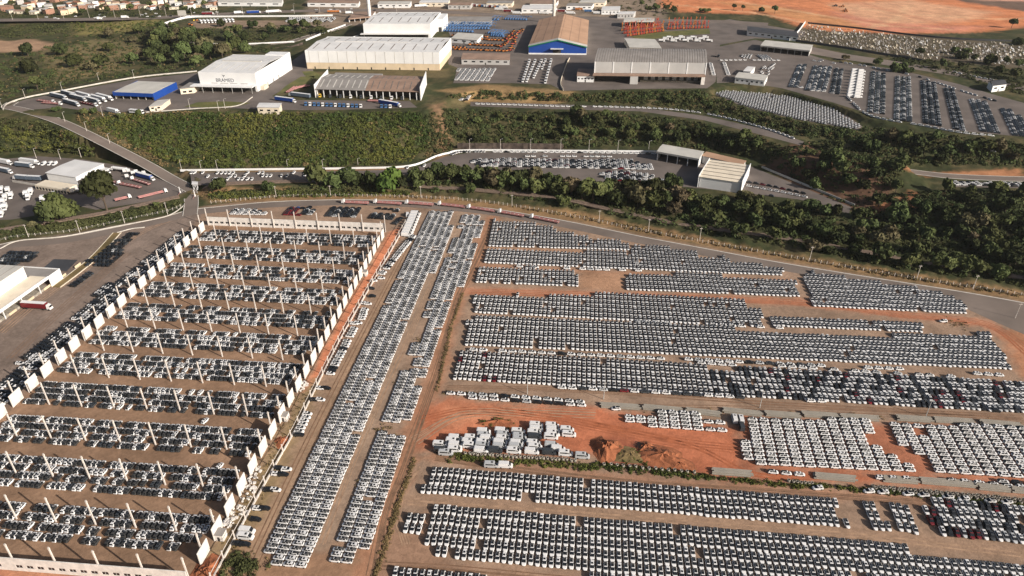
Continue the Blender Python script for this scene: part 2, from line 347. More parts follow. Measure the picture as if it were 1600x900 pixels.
at = N.new('ShaderNodeVertexColor'); at.layer_name = 'soil'; tc = N.new('ShaderNodeTexCoord')
def noise(scale, detail=6, dist=0.0):
    n = N.new('ShaderNodeTexNoise'); n.inputs['Scale'].default_value = scale; n.inputs['Detail'].default_value = detail; n.inputs['Distortion'].default_value = dist
    L.new(tc.outputs['Object'], n.inputs['Vector']); return n
def mul(colsock, fac, lo, hi, f0=.3, f1=.7):
    mr = N.new('ShaderNodeMapRange'); mr.inputs['From Min'].default_value = f0; mr.inputs['From Max'].default_value = f1; mr.inputs['To Min'].default_value = lo; mr.inputs['To Max'].default_value = hi
    L.new(fac, mr.inputs['Value']); mx = N.new('ShaderNodeMix'); mx.data_type = 'RGBA'; mx.blend_type = 'MULTIPLY'; mx.inputs[0].default_value = 1
    L.new(colsock, mx.inputs[6]); L.new(mr.outputs[0], mx.inputs[7]); return mx.outputs[2]
c0 = mul(at.outputs['Color'], noise(.06).outputs['Fac'], .80, 1.18)
c0 = mul(c0, noise(.45, 8, 1.0).outputs['Fac'], .80, 1.16)
c0 = mul(c0, noise(3.0, 4).outputs['Fac'], .88, 1.1)
L.new(c0, b.inputs['Base Color'])
bp = N.new('ShaderNodeBump'); bp.inputs['Strength'].default_value = .35; bp.inputs['Distance'].default_value = .25
L.new(noise(1.2, 6).outputs['Fac'], bp.inputs['Height']); L.new(bp.outputs[0], b.inputs['Normal'])
me.materials.append(gm)
tag(inst('ground', me), kind='structure')

# ------------------------------------------------------------------ paved sheets and roads
def sheet(name, poly, z, m, off=.05, kind='structure', label=None, cat=None, world=False):
    Q = poly if world else GP(poly, z)
    o = MB().face([(x, y, z + off) for x, y in Q]).build(name, m); return tag(o, label, cat, None, kind)
def smooth(pts, n=6):
    """Catmull-Rom through points"""
    P = [np.array(p, float) for p in pts]; P = [2 * P[0] - P[1]] + P + [2 * P[-1] - P[-2]]; out = []
    for i in range(1, len(P) - 2):
        for k in range(n):
            t = k / n; a, b2, c, d = P[i - 1], P[i], P[i + 1], P[i + 2]
            out.append(.5 * (2 * b2 + (c - a) * t + (2 * a - 5 * b2 + 4 * c - d) * t * t + (3 * b2 - a - 3 * c + d) * t ** 3))
    return out + [P[-2]]
def path3(pts, z=0.0, n=6):
    """survey points (px,py[,z]) to a smooth world path (x,y,z)"""
    return smooth([(*G(p[0], p[1], p[2] if len(p) > 2 else z), p[2] if len(p) > 2 else z) for p in pts], n)
def strip_mb(path, w0, w1, off, h=None, mi=0, mb=None):
    """ribbon (or low wall when h) along path between lateral offsets w0..w1 (right positive)"""
    mb = mb or MB(); L_, R_ = [], []
    for i, p in enumerate(path):
        a = path[max(0, i - 1)]; c = path[min(len(path) - 1, i + 1)]; d = (c - a)[:2]; d = d / (np.linalg.norm(d) + 1e-9); r = np.array([d[1], -d[0]])
        L_.append((p[0] + r[0] * w0, p[1] + r[1] * w0, p[2] + off)); R_.append((p[0] + r[0] * w1, p[1] + r[1] * w1, p[2] + off))
    for i in range(len(path) - 1):
        if h is None: mb.face([L_[i], R_[i], R_[i + 1], L_[i + 1]], mi)
        else:
            u = lambda q: (q[0], q[1], q[2] + h)
            mb.hexa([L_[i], R_[i], R_[i + 1], L_[i + 1], u(L_[i]), u(R_[i]), u(R_[i + 1]), u(L_[i + 1])], mi)
    return mb
def road(name, pts, w, m, z=0.0, off=.06, kerb=True, kind='structure'):
    p = path3(pts, z); o = strip_mb(p, -w / 2, w / 2, off).build(name, m); tag(o, kind=kind)
    if kerb:
        k = strip_mb(p, -w / 2 - .5, -w / 2, off - .05, .17); strip_mb(p, w / 2, w / 2 + .5, off - .05, .17, mb=k); k.build('kerb', M['kerb'], o)
    return o
peri = [(-60, 398), (0, 387), (30, 381), (100, 375), (180, 360), (262, 342), (300, 332), (345, 327), (420, 320), (500, 317), (560, 316.5), (640, 319), (700, 324), (760, 330), (830, 341), (900, 354), (1000, 375), (1100, 394), (1200, 413), (1300, 430), (1400, 446), (1500, 462), (1600, 480), (1750, 510)]
perip = path3(peri)
o = strip_mb(perip, -4.6, 5.0, .05).build('perimeter_road', M['asphalt']); tag(o, kind='structure')
k = strip_mb(perip, -5.4, -4.6, 0, .16).build('kerb', M['kerb'], o)
road('gate_road', [(297, 336, .1), (299, 318, .5), (298, 303, .7), (293, 293, 1.0)], 8.6, M['asphalt'], kerb=True, off=.10)
road('hill_road', [(300, 297, 1.0), (275, 284, 1.0)] + [(a, b2, c) for a, b2, c in ROADZ] + [(12, 167, 24), (20, 160, 24)], 9, M['asphalt'], off=.22)
sheet('truck_yard_paving', [(-200, 256), (0, 249), (60, 244), (130, 249), (200, 261), (250, 277), (285, 287), (292, 300), (270, 308), (200, 320), (150, 328), (115, 320), (95, 330), (60, 336), (20, 343), (-200, 352)], 1.0, M['asphalt2'], .06)
sheet('terrace_paving', [(297, 270), (420, 269), (560, 267), (645, 264), (695, 245), (742, 237), (1030, 238), (1080, 243), (1168, 258), (1250, 291), (1330, 324), (1326, 334), (1250, 312), (1150, 300), (1050, 290), (900, 282), (740, 268), (690, 266), (600, 277), (480, 281), (400, 286), (300, 290)], TERR, M['asphalt2'], .06)
sheet('depot_paving', [(10, 170), (14, 163), (42, 155), (100, 144), (210, 124), (308, 114), (312, 142), (420, 135), (455, 96), (478, 80), (490, 112), (462, 128), (425, 150), (440, 156), (640, 158), (652, 168), (520, 172), (445, 172), (330, 168), (230, 176), (140, 174), (95, 168), (40, 172)], PL, M['asphalt2'], .05)
sheet('machine_yard_paving', [(690, 30), (820, 26), (960, 30), (1030, 34), (1110, 36), (1140, 30), (1260, 50), (1250, 62), (1180, 60), (1125, 70), (1118, 128), (1105, 138), (1000, 139), (880, 142), (860, 132), (800, 130), (708, 130), (715, 106), (700, 100), (706, 60)], PL, M['asphalt2'], .05)
sheet('car_lot_paving', [(1118, 74), (1180, 62), (1262, 85), (1300, 96), (1400, 108), (1500, 132), (1560, 150), (1640, 172), (1640, 219), (1600, 214), (1480, 203), (1365, 180), (1300, 160), (1222, 138), (1160, 128), (1120, 130)], PL, M['asphalt2'], .09)
sheet('north_lane', [(1262, 72), (1320, 84), (1400, 96), (1500, 112), (1600, 134), (1600, 142), (1500, 120), (1400, 104), (1310, 92), (1255, 82)], PL, M['asphalt'], .13)
road('highway', [(-200, 34), (0, 31.5), (150, 30), (260, 27), (400, 19.5), (560, 16), (700, 19), (800, 25), (960, 29), (1040, 32), (1130, 34), (1200, 38)], 24, M['asphalt'], z=PL, off=.12, kerb=False)
road('loop_road', [(255, 36), (262, 46), (275, 56), (296, 64), (330, 69.5), (400, 69), (450, 66), (478, 58), (520, 47), (545, 38)], 9, M['asphalt'], z=PL, off=.16)
road('ramp_road', [(1640, 281, 10), (1560, 279, 10), (1480, 275, 10), (1420, 268, 11)], 9, M['asphalt'], off=.15)
sheet('east_lot_paving', [(1478, 283), (1640, 287), (1640, 295), (1478, 292)], 10, M['asphalt2'], .08)
sheet('van_shelf_paving', [(1117, 148), (1128, 142), (1205, 148), (1300, 164), (1348, 198), (1340, 203), (1240, 186), (1160, 166)], 20, M['asphalt2'], .06)
sheet('shelf_lane', [(735, 159), (900, 164), (1000, 168), (1100, 181), (1200, 203), (1258, 222), (1250, 227), (1190, 211), (1100, 188), (1000, 174), (880, 171), (735, 166)], 17, M['asphalt2'], .06)
M['lawn'] = mat('lawn', (.13, .12, .035), .95, .2, .08, .3, col2=(.07, .08, .022))
for _p in ([(288, 167), (308, 160), (352, 158.5), (392, 161), (376, 165), (330, 168.5)], [(432, 148), (447, 134), (470, 120), (492, 119), (484, 130), (462, 140)], [(472, 112), (488, 111), (512, 121), (500, 124), (476, 118)], [(985, 57), (1030, 50), (1108, 45), (1110, 53), (1060, 56), (1000, 64)]): sheet('lawn', _p, PL, M['lawn'], .12)
sheet('junction_paving', [(1440, 448), (1520, 462), (1640, 486), (1640, 540), (1560, 505), (1500, 478)], 0, M['asphalt'], .03)
# wheel tracks worn into the dirt
M['track_dark'] = mat('rut_dark', (.235, .135, .082), .95, .2, .3, .3); M['track_red'] = mat('rut_red', (.40, .125, .055), .95, .2, .3, .3); M['track_pale'] = mat('rut_pale', (.40, .255, .165), .95, .2, .3, .3)
_rt = random.Random(5)
for _pts, _m, _n in (([(768, 345), (745, 402), (712, 472), (688, 560), (660, 640), (632, 720), (603, 800), (578, 900)], 'track_dark', 4), ([(645, 372), (560, 545), (480, 700), (396, 880)], 'track_dark', 2), ([(720, 335), (640, 520), (560, 690), (500, 850)], 'track_pale', 2), ([(735, 455), (1000, 463), (1250, 473), (1400, 491), (1540, 507), (1620, 562)], 'track_red', 3), ([(680, 714), (800, 730), (1000, 753), (1200, 766), (1600, 794)], 'track_dark', 3), ([(640, 783), (900, 801), (1200, 825), (1340, 835), (1620, 868)], 'track_pale', 3), ([(660, 655), (740, 640), (860, 652), (930, 665), (1060, 690), (1150, 700)], 'track_red', 4), ([(650, 690), (720, 650), (820, 645), (930, 648)], 'track_pale', 3), ([(930, 660), (1020, 678), (1100, 700), (1180, 738), (1300, 742)], 'track_red', 4), ([(600, 880), (700, 885), (900, 903)], 'track_dark', 2), ([(640, 850), (630, 800), (640, 760), (660, 730)], 'track_pale', 3), ([(0, 520), (60, 470), (150, 410), (230, 360), (290, 335)], 'track_pale', 3), ([(20, 560), (100, 480), (200, 395)], 'track_dark', 2), ([(960, 640), (1130, 640), (1400, 650), (1600, 658)], 'track_dark', 2), ([(700, 607), (900, 612), (1200, 632), (1600, 655)], 'track_dark', 3)):
    for _k in range(_n):
        _o = _rt.uniform(-2.2, 2.2); _p = path3([(a + _rt.uniform(-3, 3), b_ + _rt.uniform(-.8, .8)) for a, b_ in _pts]); _w = _rt.uniform(.14, .26)
        _mb = strip_mb(_p, _o - .85 - _w, _o - .85 + _w, .022 + .004 * _k); strip_mb(_p, _o + .85 - _w, _o + .85 + _w, .022 + .004 * _k, mb=_mb); tag(_mb.build('wheel_track', M[_m]), kind='structure')
# railway through the tree belt
rp = []
for pts, z in (([(-80, 378), (0, 362), (75, 349), (150, 337), (215, 323), (280, 309)], 0.6), ([(318, 296), (400, 292), (480, 290), (600, 292), (720, 297), (800, 304), (880, 314), (960, 330), (1060, 350), (1200, 370), (1330, 392), (1450, 412), (1640, 440)], 1.0)):
    p = smooth([(*G(q[0], q[1], z), 0) for q in pts], 8); zz = hgt([q[0] for q in p], [q[1] for q in p]); p = [np.array([q[0], q[1], h + .15]) for q, h in zip(p, zz)]
    o = strip_mb(p, -2.6, 2.6, 0, .7).build('railway_track', M['ballast']); tag(o, kind='structure')
    for s in (-.72, .72): strip_mb(p, s - .06, s + .06, .7, .16).build('rail', M['rail'], o)
# ------------------------------------------------------------------ roofless warehouse: columns, wall panels, end walls
YAW = math.radians(5.01); WX, SY_ = 14.82, 20.2; O0 = (-146.9, 171.5)
def wh(i, r):
    """grid point of the warehouse frame: bay i across, row r away from the camera"""
    return (O0[0] + i * WX * math.cos(YAW) + r * SY_ * math.sin(YAW), O0[1] - i * WX * math.sin(YAW) + r * SY_ * math.cos(YAW))
colm = MB().box(-.21, .21, -.21, .21, 0, 12.1)
colm.box(-.36, .36, -.18, .18, 11.3, 11.7); colm = colm.data('concrete_column', [M['concrete']])
RW = [nth(k) for k in range(20)]
for r in range(0, 12):
    for i in range(-4, 3):
        x, y = wh(i, r); px, py = to_px(x, y, 8)
        if px < -25: continue
        o = inst('concrete_column', colm, None, (x, y, 0), -YAW)
        tag(o, f'bare column, {nth(3 - i)} from the orange strip, {RW[r + 1]} row from front', 'column', 'bare columns of the roofless warehouse')
pan = MB().box(-.12, .12, -3.3, 3.3, 0, 6.0)
for k in range(3): pan.box(.12, .15, -3.25 + k * 2.2, -1.1 + k * 2.2, .05, 5.95)
pan = pan.data('wall_panel', [M['panel']])
def wall_line(i, side, phrase, start):
    n = 0
    for h in range(-1, 24):
        r = h / 2; x, y = wh(i, r); px, py = to_px(x, y, 5)
        if px < -40 or py > 930: continue
        n += 1
        o = inst('concrete_column', colm, None, (x, y, 0), -YAW)
        tag(o, f'column behind the {nth(n)} wall panel of the {phrase}', 'column', 'side columns of the roofless warehouse')
        dx = .55
        p = inst('wall_panel', pan, None, (x + dx * math.cos(YAW), y - dx * math.sin(YAW), 0), -YAW)
        tag(p, f'upright cream wall panel, {nth(n)} from the front on the {phrase}', 'wall panel', 'standing wall panels of the roofless warehouse')
wall_line(-5, -1, 'west side', 0)
wall_line(3, 1, 'east side', 0)
def end_wall(r, label, flip):
    root = empty('precast_wall', (*wh(-5, r), 0), -YAW, label, 'wall', 'windowed end walls of the roofless warehouse')
    L_ = 8 * WX; bays = 8
    for k in range(bays):
        x0, x1 = k * WX, (k + 1) * WX; ws = []
        nwin = 4
        if k == 3: nwin = 3
        pitch = WX / 4; z0, z1 = 1.5, 2.9
        mb = MB(); mb.box(x0 + .01, x1 - .01, -.15, .15, 0, z0); mb.box(x0 + .01, x1 - .01, -.15, .15, z1, 6.0)
        xs = [x0 + .01] + [v for q in range(nwin) for v in (x0 + q * pitch + .7, x0 + q * pitch + pitch - .7)] + [x1 - .01]
        for q in range(0, len(xs), 2): mb.box(xs[q], xs[q + 1], -.149, .149, z0, z1)
        mb.build('wall_section', M['panel'], root)
        for q in range(nwin):
            wx0 = x0 + q * pitch + .7; wx1 = x0 + q * pitch + pitch - .7
            w = MB().box(wx0 + .06, wx1 - .06, -.03, .03, z0 + .06, z1 - .06).build('window', M['glass'], root)
            f = MB(); f.box(wx0, wx1, -.10, .10, z0, z0 + .06); f.box(wx0, wx1, -.10, .10, z1 - .06, z1); f.box(wx0, wx0 + .06, -.1, .1, z0 + .06, z1 - .06); f.box(wx1 - .06, wx1, -.1, .1, z0 + .06, z1 - .06)
            f.box((wx0 + wx1) / 2 - .04, (wx0 + wx1) / 2 + .04, -.09, .09, z0 + .06, z1 - .06); f.build('window_frame', M['steel'], w)
    for k in range(bays + 1):
        c = MB().box(-.21, .21, -.21, .21, 0, 12.1).box(-.36, .36, -.18, .18, 11.3, 11.7).build('column', M['concrete'], root, (k * WX, .55 * flip, 0))
end_wall(12, 'long cream end wall with dark windows nearest the perimeter road', -1)
end_wall(-1, 'long cream end wall with dark windows along the bottom edge', 1)
# beam-and-post fence east of the warehouse
def fence_line(name, label, pts, z, gap, hpost, wpost, mpost, rails, mrail, cat='fence', off=0.0, drape=False, wall=None):
    p = path3(pts, z, 8) if not drape else None
    if drape:
        q = smooth([(*G(a[0], a[1], a[2] if len(a) > 2 else z), 0) for a in pts], 8); hh = hgt([v[0] for v in q], [v[1] for v in q]); p = [np.array([v[0], v[1], h]) for v, h in zip(q, hh)]
    root = empty(name, tuple(p[0]), 0, label, cat); o3 = np.array(p[0])
    pl = [q - o3 for q in p]
    pm = MB().box(-wpost / 2, wpost / 2, -wpost / 2, wpost / 2, 0, hpost).data('post', [mpost])
    for zr, t, hh in rails:
        strip_mb(pl, -t / 2, t / 2, zr, hh).build('rail', mrail, root)
    acc = 0; last = pl[0]; n = 0; inst('post', pm, root, tuple(pl[0]))
    for q in pl[1:]:
        d = np.linalg.norm((q - last)[:2]); pos = 0
        while acc + (d - pos) >= gap and n < 290:
            pos += gap - acc; acc = 0; v = last + (q - last) * (pos / d); inst('post', pm, root, tuple(v)); n += 1
        acc += d - pos; last = q
    return root
fence_line('concrete_fence', 'cream concrete fence with tall posts between the orange strip and parked cars', [(634, 352), (610, 394), (572, 460), (535, 525), (491, 612), (460, 675), (430, 728), (400, 782), (368, 840), (337, 897), (318, 935)], 0, 8.5, 4.2, .32, M['concrete'], [(0, .5, .75), (3.2, .14, .2)], M['concrete'])
fence_line('perimeter_fence', 'pale post fence along the outer verge of the perimeter road', [(330, 318), (420, 310), (500, 307), (640, 309), (760, 317), (900, 340), (1000, 361), (1200, 397), (1400, 432), (1600, 463), (1700, 483)], 0, 3.3, 2.2, .2, M['concrete'], [(.9, .03, .05), (1.6, .03, .05)], M['steel'])
fence_line('roadside_fence', 'pale post fence between the rail verge and road beyond the black cars', [(-20, 381), (30, 371), (100, 364), (180, 349), (262, 331), (285, 322)], 0, 3.3, 2.0, .2, M['concrete'], [(.9, .03, .05), (1.5, .03, .05)], M['steel'])
tag(strip_mb(path3([(0, 389), (30, 376.5), (100, 370), (180, 354.5), (250, 341), (272, 333), (288, 321)]), -.25, .25, 0, .55).build('roadside_wall', M['kerb']), 'low white kerb wall along the road verge beside the gate', 'wall')

# ------------------------------------------------------------------ cars
CL = 3.85
def car_geo():
    """nose +Y; slots: 0 paint 1 roof cover 2 glass 3 tyre 4 tail top 5 flanks and tail 6 roof rails"""
    S = [(-1.92, .62, .36, .76), (-1.76, .78, .24, .98), (-.85, .81, .20, .97), (.92, .81, .20, .95), (1.36, .78, .22, .87), (1.64, .70, .25, .78), (1.83, .52, .30, .67), (1.93, .26, .36, .55)]
    low = MB()
    ring = lambda y, w, a, b_: [(-w * .94, y, a), (-w, y, (a + b_) / 2), (-w * .84, y, b_), (w * .84, y, b_), (w, y, (a + b_) / 2), (w * .94, y, a)]
    R = [ring(*s) for s in S]
    for k in range(len(R) - 1):
        for q in range(5):
            mi = (4 if q == 2 else 5) if k < 3 else 0
            low.face([R[k][q], R[k][q + 1], R[k + 1][q + 1], R[k + 1][q]], mi)
    low.face(R[0][::-1], 5); low.face(R[-1], 0)
    zt = 1.49
    B = dict(fl=(-.70, 1.10, .93), fr=(.70, 1.10, .93), rl=(-.68, -1.78, .97), rr=(.68, -1.78, .97))
    T = dict(fl=(-.58, .34, zt - .04), fr=(.58, .34, zt - .04), rl=(-.55, -1.52, zt - .05), rr=(.55, -1.52, zt - .05))
    side = MB()
    side.face([B['fl'], B['rl'], T['rl'], T['fl']], 2); side.face([B['rr'], B['fr'], T['fr'], T['rr']], 2)
    for sx in (-1, 1):
        for y0, y1, yt0, yt1 in ((-.36, -.24, -.38, -.26), (-1.78, -1.36, -1.52, -1.26)):
            side.face([(sx * .715, y0, .96), (sx * .715, y1, .96), (sx * .59, yt1, zt - .04), (sx * .59, yt0, zt - .04)][::sx], 5)
    rail = MB(); X = .47
    rail.face([T['fl'], T['rl'], (-X, -1.46, zt + .02), (-X, .22, zt + .02)], 6); rail.face([T['rr'], T['fr'], (X, .22, zt + .02), (X, -1.46, zt + .02)], 6)
    rail.face([T['fr'], T['fl'], (-X, .22, zt + .02), (X, .22, zt + .02)], 0); rail.face([(X, .22, zt + .02), (-X, .22, zt + .02), (-X, .08, zt + .03), (X, .08, zt + .03)], 0)
    rail.face([T['rl'], T['rr'], (X, -1.46, zt + .02), (-X, -1.46, zt + .02)], 1)
    wh_ = MB()
    for sx in (-1, 1):
        for y in (-1.2, 1.22):
            pts = [(sx * .815, y + .30 * math.cos(t * math.pi / 3), .30 + .30 * math.sin(t * math.pi / 3)) for t in range(6)]
            wh_.face(pts[::sx], 3)
    roof = MB().face([(X, .08, zt + .03), (-X, .08, zt + .03), (-X, -1.46, zt + .02), (X, -1.46, zt + .02)], 1)
    wind = MB().face([B['fr'], B['fl'], T['fl'], T['fr']][::-1], 2)
    rear = MB().face([B['rl'], B['rr'], T['rr'], T['rl']], 2)
    sunr = MB().face([(.38, -.08, zt + .045), (-.38, -.08, zt + .045), (-.38, -.74, zt + .042), (.38, -.74, zt + .042)], 7)
    body = MB()
    for m_ in (low, side, rail, wh_):
        k = len(body.v); body.v += m_.v; body.f += [tuple(i + k for i in f) for f in m_.f]; body.m += m_.m
    return dict(body=body, roof=roof, windscreen=wind, rear_window=rear, sunroof=sunr)
CG = car_geo()
# variants: paint, roof cover, tail top, flanks, rails
VAR = dict(film=('white', 'film', 'film', 'white', 'white'), film_rear=('white', 'film', 'film', 'film', 'film'), film_grey=('white', 'film2', 'film2', 'white', 'film2'), white=('white',) * 5, dark=('dark',) * 5, black=('black',) * 5, red=('red', 'film', 'red', 'red', 'red'), plain=('white',) * 5, silver=('silver',) * 5, blue=('blue',) * 5)
def var_slots(v): p, c, r, f, l = VAR[v]; return [p, c, 'glass', 'tyre', r, f, l, 'white' if v == 'plain' else 'glass']
SAY = dict(film='dark roofed white car', film_rear='black tailed white car', film_grey='grey roofed white car', white='all white car', dark='graphite car', black='black car', plain='plain white car', red='red car', silver='silver car', blue='blue car')
CARS = []     # x, y, z, heading angle, variant, scale, block name
def add_car(x, y, z, ang, var, block=None, s=1.0): CARS.append([x, y, z, ang, var, s, block])
def pick(mix):
    t = random.random(); a = 0
    for k, p in mix:
        a += p
        if t < a: return k
    return mix[0][0]
MIX_R = [('film', .85), ('white', .15)]
MIX_C = [('film_grey', .50), ('film', .12), ('white', .38)]
MIX_W = [('film_rear', .54), ('white', .22), ('film', .16), ('dark', .08)]
MIX_W2 = [('film_rear', .40), ('white', .34), ('film', .18), ('dark', .08)]
MIX_D = [('black', .62), ('dark', .28), ('silver', .10)]
MIX_M = [('white', .52), ('dark', .22), ('silver', .11), ('red', .08), ('black', .07)]
MIX_F = [('film', .40), ('white', .40), ('silver', .10), ('black', .10)]
MIX_E = [('film', .5), ('white', .5)]
MIX_BL = [('dark', .55), ('black', .17), ('white', .28)]
def block(name, poly, row, lat, lon, ax='col', nose=-1, mix=MIX_R, z=0.0, gap=.012, colline=None, s=None, jit=.12, mixfn=None, ragged=0.0):
    Q = GP(poly, z); a, b_ = G(*row[0], z), G(*row[1], z)
    r = np.array([b_[0] - a[0], b_[1] - a[1]]); r /= np.linalg.norm(r)
    c = np.array([-r[1], r[0]])
    if colline:
        p, q = G(*colline[0], z), G(*colline[1], z); c = np.array([q[0] - p[0], q[1] - p[1]]); c /= np.linalg.norm(c)
    du, dv = (lat, lon) if ax == 'col' else (lon, lat)
    A = np.array(a); inv = np.linalg.inv(np.stack([r, c], 1)); uv = np.array([inv @ (np.array(p) - A) for p in Q])
    i0, i1 = int(np.floor(uv[:, 0].min() / du)) - 1, int(np.ceil(uv[:, 0].max() / du)) + 1
    j0, j1 = int(np.floor(uv[:, 1].min() / dv)) - 1, int(np.ceil(uv[:, 1].max() / dv)) + 1
    P = np.array([A + r * (i + .5) * du + c * (j + .5) * dv for j in range(j0, j1) for i in range(i0, i1)])
    ins = in_poly(P, Q); h = c * nose if ax == 'col' else r * nose; ang = math.atan2(-h[0], h[1])
    wdt = i1 - i0; cols = {}; dropped = set()
    if ragged:
        rowsk = {}
        for k in np.nonzero(ins)[0]: rowsk.setdefault(k // wdt, []).append(k)
        st_ = [0, 0]
        for jr in sorted(rowsk):
            for e in (0, 1):
                if random.random() < ragged: st_[e] = random.choice([0, 0, 0, 1]) if e == 0 else random.choice([0, 0, 0, 1])
            kk = sorted(rowsk[jr]); dropped |= set(kk[:st_[0]]) | set(kk[len(kk) - st_[1]:] if st_[1] else [])
            if random.random() < ragged * .12: dropped |= set(kk)
    s = s or min(1.1, (lon - .22) / CL)
    for k in np.nonzero(ins)[0]:
        i = k % wdt
        if i not in cols: cols[i] = random.uniform(-.25, .25) if ax == 'col' else 0
        if k in dropped or random.random() < gap: continue
        x, y = P[k] + r * random.uniform(-jit, jit) * (1 if ax == 'row' else .5) + c * (random.uniform(-jit, jit) + cols[i])
        v = pick(mixfn(*to_px(x, y, z)) if mixfn else mix)
        add_car(x, y, z, ang + random.uniform(-.012, .012), v, name, s * random.uniform(.965, 1.03))
def line(pts, step, mix, z=0.0, side=False, name=None, gap=.05, s=1.05, flip=False):
    """cars along a survey line; nose along it, or across it when side"""
    p = path3(pts, z, 8); acc = 0
    for a, b_ in zip(p[:-1], p[1:]):
        d = np.linalg.norm((b_ - a)[:2]); pos = 0
        while acc + d - pos >= step:
            pos += step - acc; acc = 0; q = a + (b_ - a) * (pos / d)
            if random.random() < gap: continue
            h = (b_ - a)[:2] / d
            if side: h = np.array([-h[1], h[0]])
            if flip: h = -h
            add_car(q[0], q[1], z, math.atan2(-h[0], h[1]) + random.uniform(-.03, .03), pick(mix), name, s)
        acc += d - pos
# lower right blocks (noses towards the camera)
block('the lowest wide block', [(678, 790), (800, 800), (1212, 835), (1640, 888), (1700, 980), (920, 925), (915, 897), (775, 882), (690, 873), (665, 855), (660, 838), (670, 815)], [(678, 790), (1212, 835)], 2.25, 4.5, gap=.015, jit=.08)
block('the group of six', [(652, 789), (662, 791), (668, 812), (652, 836), (632, 834), (640, 805)], [(652, 789), (662, 790)], 2.3, 4.5)
block('the bottom edge strip', [(615, 889), (690, 894), (760, 905), (760, 965), (590, 965)], [(615, 888), (690, 894)], 2.25, 4.5)
block('the shrub side block', [(682, 732), (800, 741), (1200, 772), (1305, 781), (1312, 826), (1190, 816), (850, 789), (838, 786), (838, 774), (812, 772), (812, 784), (655, 772), (662, 757), (672, 745)], [(655, 772), (1190, 816)], 2.25, 4.5, jit=.08)
block('the two column group', [(1344, 784), (1368, 786), (1376, 808), (1392, 812), (1396, 832), (1358, 829)], [(1344, 784), (1368, 786)], 2.35, 4.5, gap=.0)
block('the three column group', [(1386, 787), (1420, 791), (1438, 836), (1402, 834)], [(1386, 787), (1420, 791)], 2.35, 4.5, gap=.0)
block('the mixed colour block', [(1456, 783), (1640, 799), (1700, 862), (1470, 839), (1440, 797)], [(1470, 839), (1600, 852)], 2.3, 4.5, mix=MIX_M)
# right-hand field, front to back
block('R8', [(714, 553), (810, 552), (1105, 567), (1110, 577), (1400, 585), (1640, 600), (1700, 655), (1400, 637), (1150, 621), (808, 601), (706, 598)], [(714, 595), (1560, 645)], 2.25, 4.5, mixfn=lambda px, py: MIX_M if px > 1105 else ([('film', .7), ('white', .2), ('red', .1)] if px < 790 else MIX_R))
block('R6', [(730, 498), (960, 506), (1200, 518), (1380, 526), (1470, 522), (1545, 524), (1582, 580), (1440, 573), (1200, 562), (1000, 552), (843, 545), (838, 530), (838, 502), (834, 502), (833, 545), (725, 541)], [(725, 541), (1580, 579)], 2.25, 4.5)
block('R5', [(742, 460), (800, 463), (812, 461), (814, 468), (855, 468), (860, 459), (1000, 464), (1160, 470), (1165, 480), (1190, 481), (1192, 513), (1000, 501), (740, 490)], [(740, 490), (1190, 513)], 2.25, 4.5, gap=.03)
block('R5b', [(1200, 497), (1260, 500), (1440, 505), (1441, 521), (1200, 511)], [(1200, 511), (1441, 521)], 2.25, 4.5, gap=.08)
block('R4', [(1253, 427), (1270, 427), (1275, 433), (1320, 434), (1330, 441), (1362, 441), (1430, 452), (1480, 462), (1500, 470), (1514, 492), (1270, 480)], [(1270, 480), (1514, 492)], 2.25, 4.5, gap=.02)
block('R3b', [(980, 427), (1100, 431), (1245, 438), (1247, 465), (978, 454)], [(978, 454), (1247, 465)], 2.25, 4.5, gap=.02)
block('R3a', [(750, 418), (840, 419), (842, 424), (870, 423), (872, 430), (885, 421), (905, 426), (905, 449), (742, 443)], [(742, 443), (905, 449)], 2.25, 4.5, gap=.05)
block('R2', [(762, 390), (985, 396), (990, 386), (1045, 387), (1050, 394), (1088, 394), (1092, 402), (1135, 403), (1140, 409), (1190, 411), (1195, 417), (1222, 419), (1224, 432), (1000, 424), (755, 412)], [(755, 412), (1222, 432)], 2.25, 4.5)
block('R1', [(768, 345), (832, 350), (864, 356), (868, 362), (893, 363), (897, 370), (918, 369), (920, 375), (950, 375), (985, 381), (985, 392), (762, 386)], [(762, 386), (985, 392)], 2.25, 4.5, gap=.02)
line([(985, 412.5), (1000, 415)], 4.6, MIX_F)
line([(800, 417), (900, 421), (1005, 424)], 4.6, [('silver', .5), ('white', .5)], gap=.4)
line([(725, 547), (800, 550), (900, 555), (1040, 562)], 4.7, MIX_F); line([(1060, 562), (1200, 569), (1290, 573)], 4.7, MIX_M)
line([(1080, 567), (1160, 573)], 4.7, [('white', 1)]); line([(1205, 572), (1370, 583), (1490, 590)], 4.7, MIX_F, gap=.12); line([(1340, 575), (1410, 578)], 4.7, [('white', 1)]); line([(1510, 584), (1570, 588)], 4.7, [('white', 1)])
line([(862, 606), (1000, 613), (1160, 622)], 4.6, MIX_M, gap=.03); line([(1250, 627), (1285, 628)], 4.6, MIX_M); line([(1538, 642), (1570, 644)], 4.6, MIX_D)
line([(985, 503), (1045, 507)], 4.7, [('white', .6), ('silver', .4)]); line([(1100, 508), (1230, 514)], 4.7, [('white', 1)], gap=.3)
line([(688, 615), (800, 621), (918, 630)], 4.75, MIX_F, gap=.02); line([(722, 622), (800, 627), (918, 635)], 4.75, MIX_F, gap=.02); line([(693, 621.5), (700, 622)], 4.6, MIX_F)
block('E1', [(970, 648), (1018, 650), (1022, 644), (1090, 648), (1092, 655), (1134, 657), (1136, 662), (1098, 661), (1098, 668), (1135, 670), (1134, 676), (1010, 670), (1008, 663), (975, 661)], [(975, 661), (1134, 671)], 2.35, 4.7, ax='row', nose=1, mix=MIX_E, gap=.0)
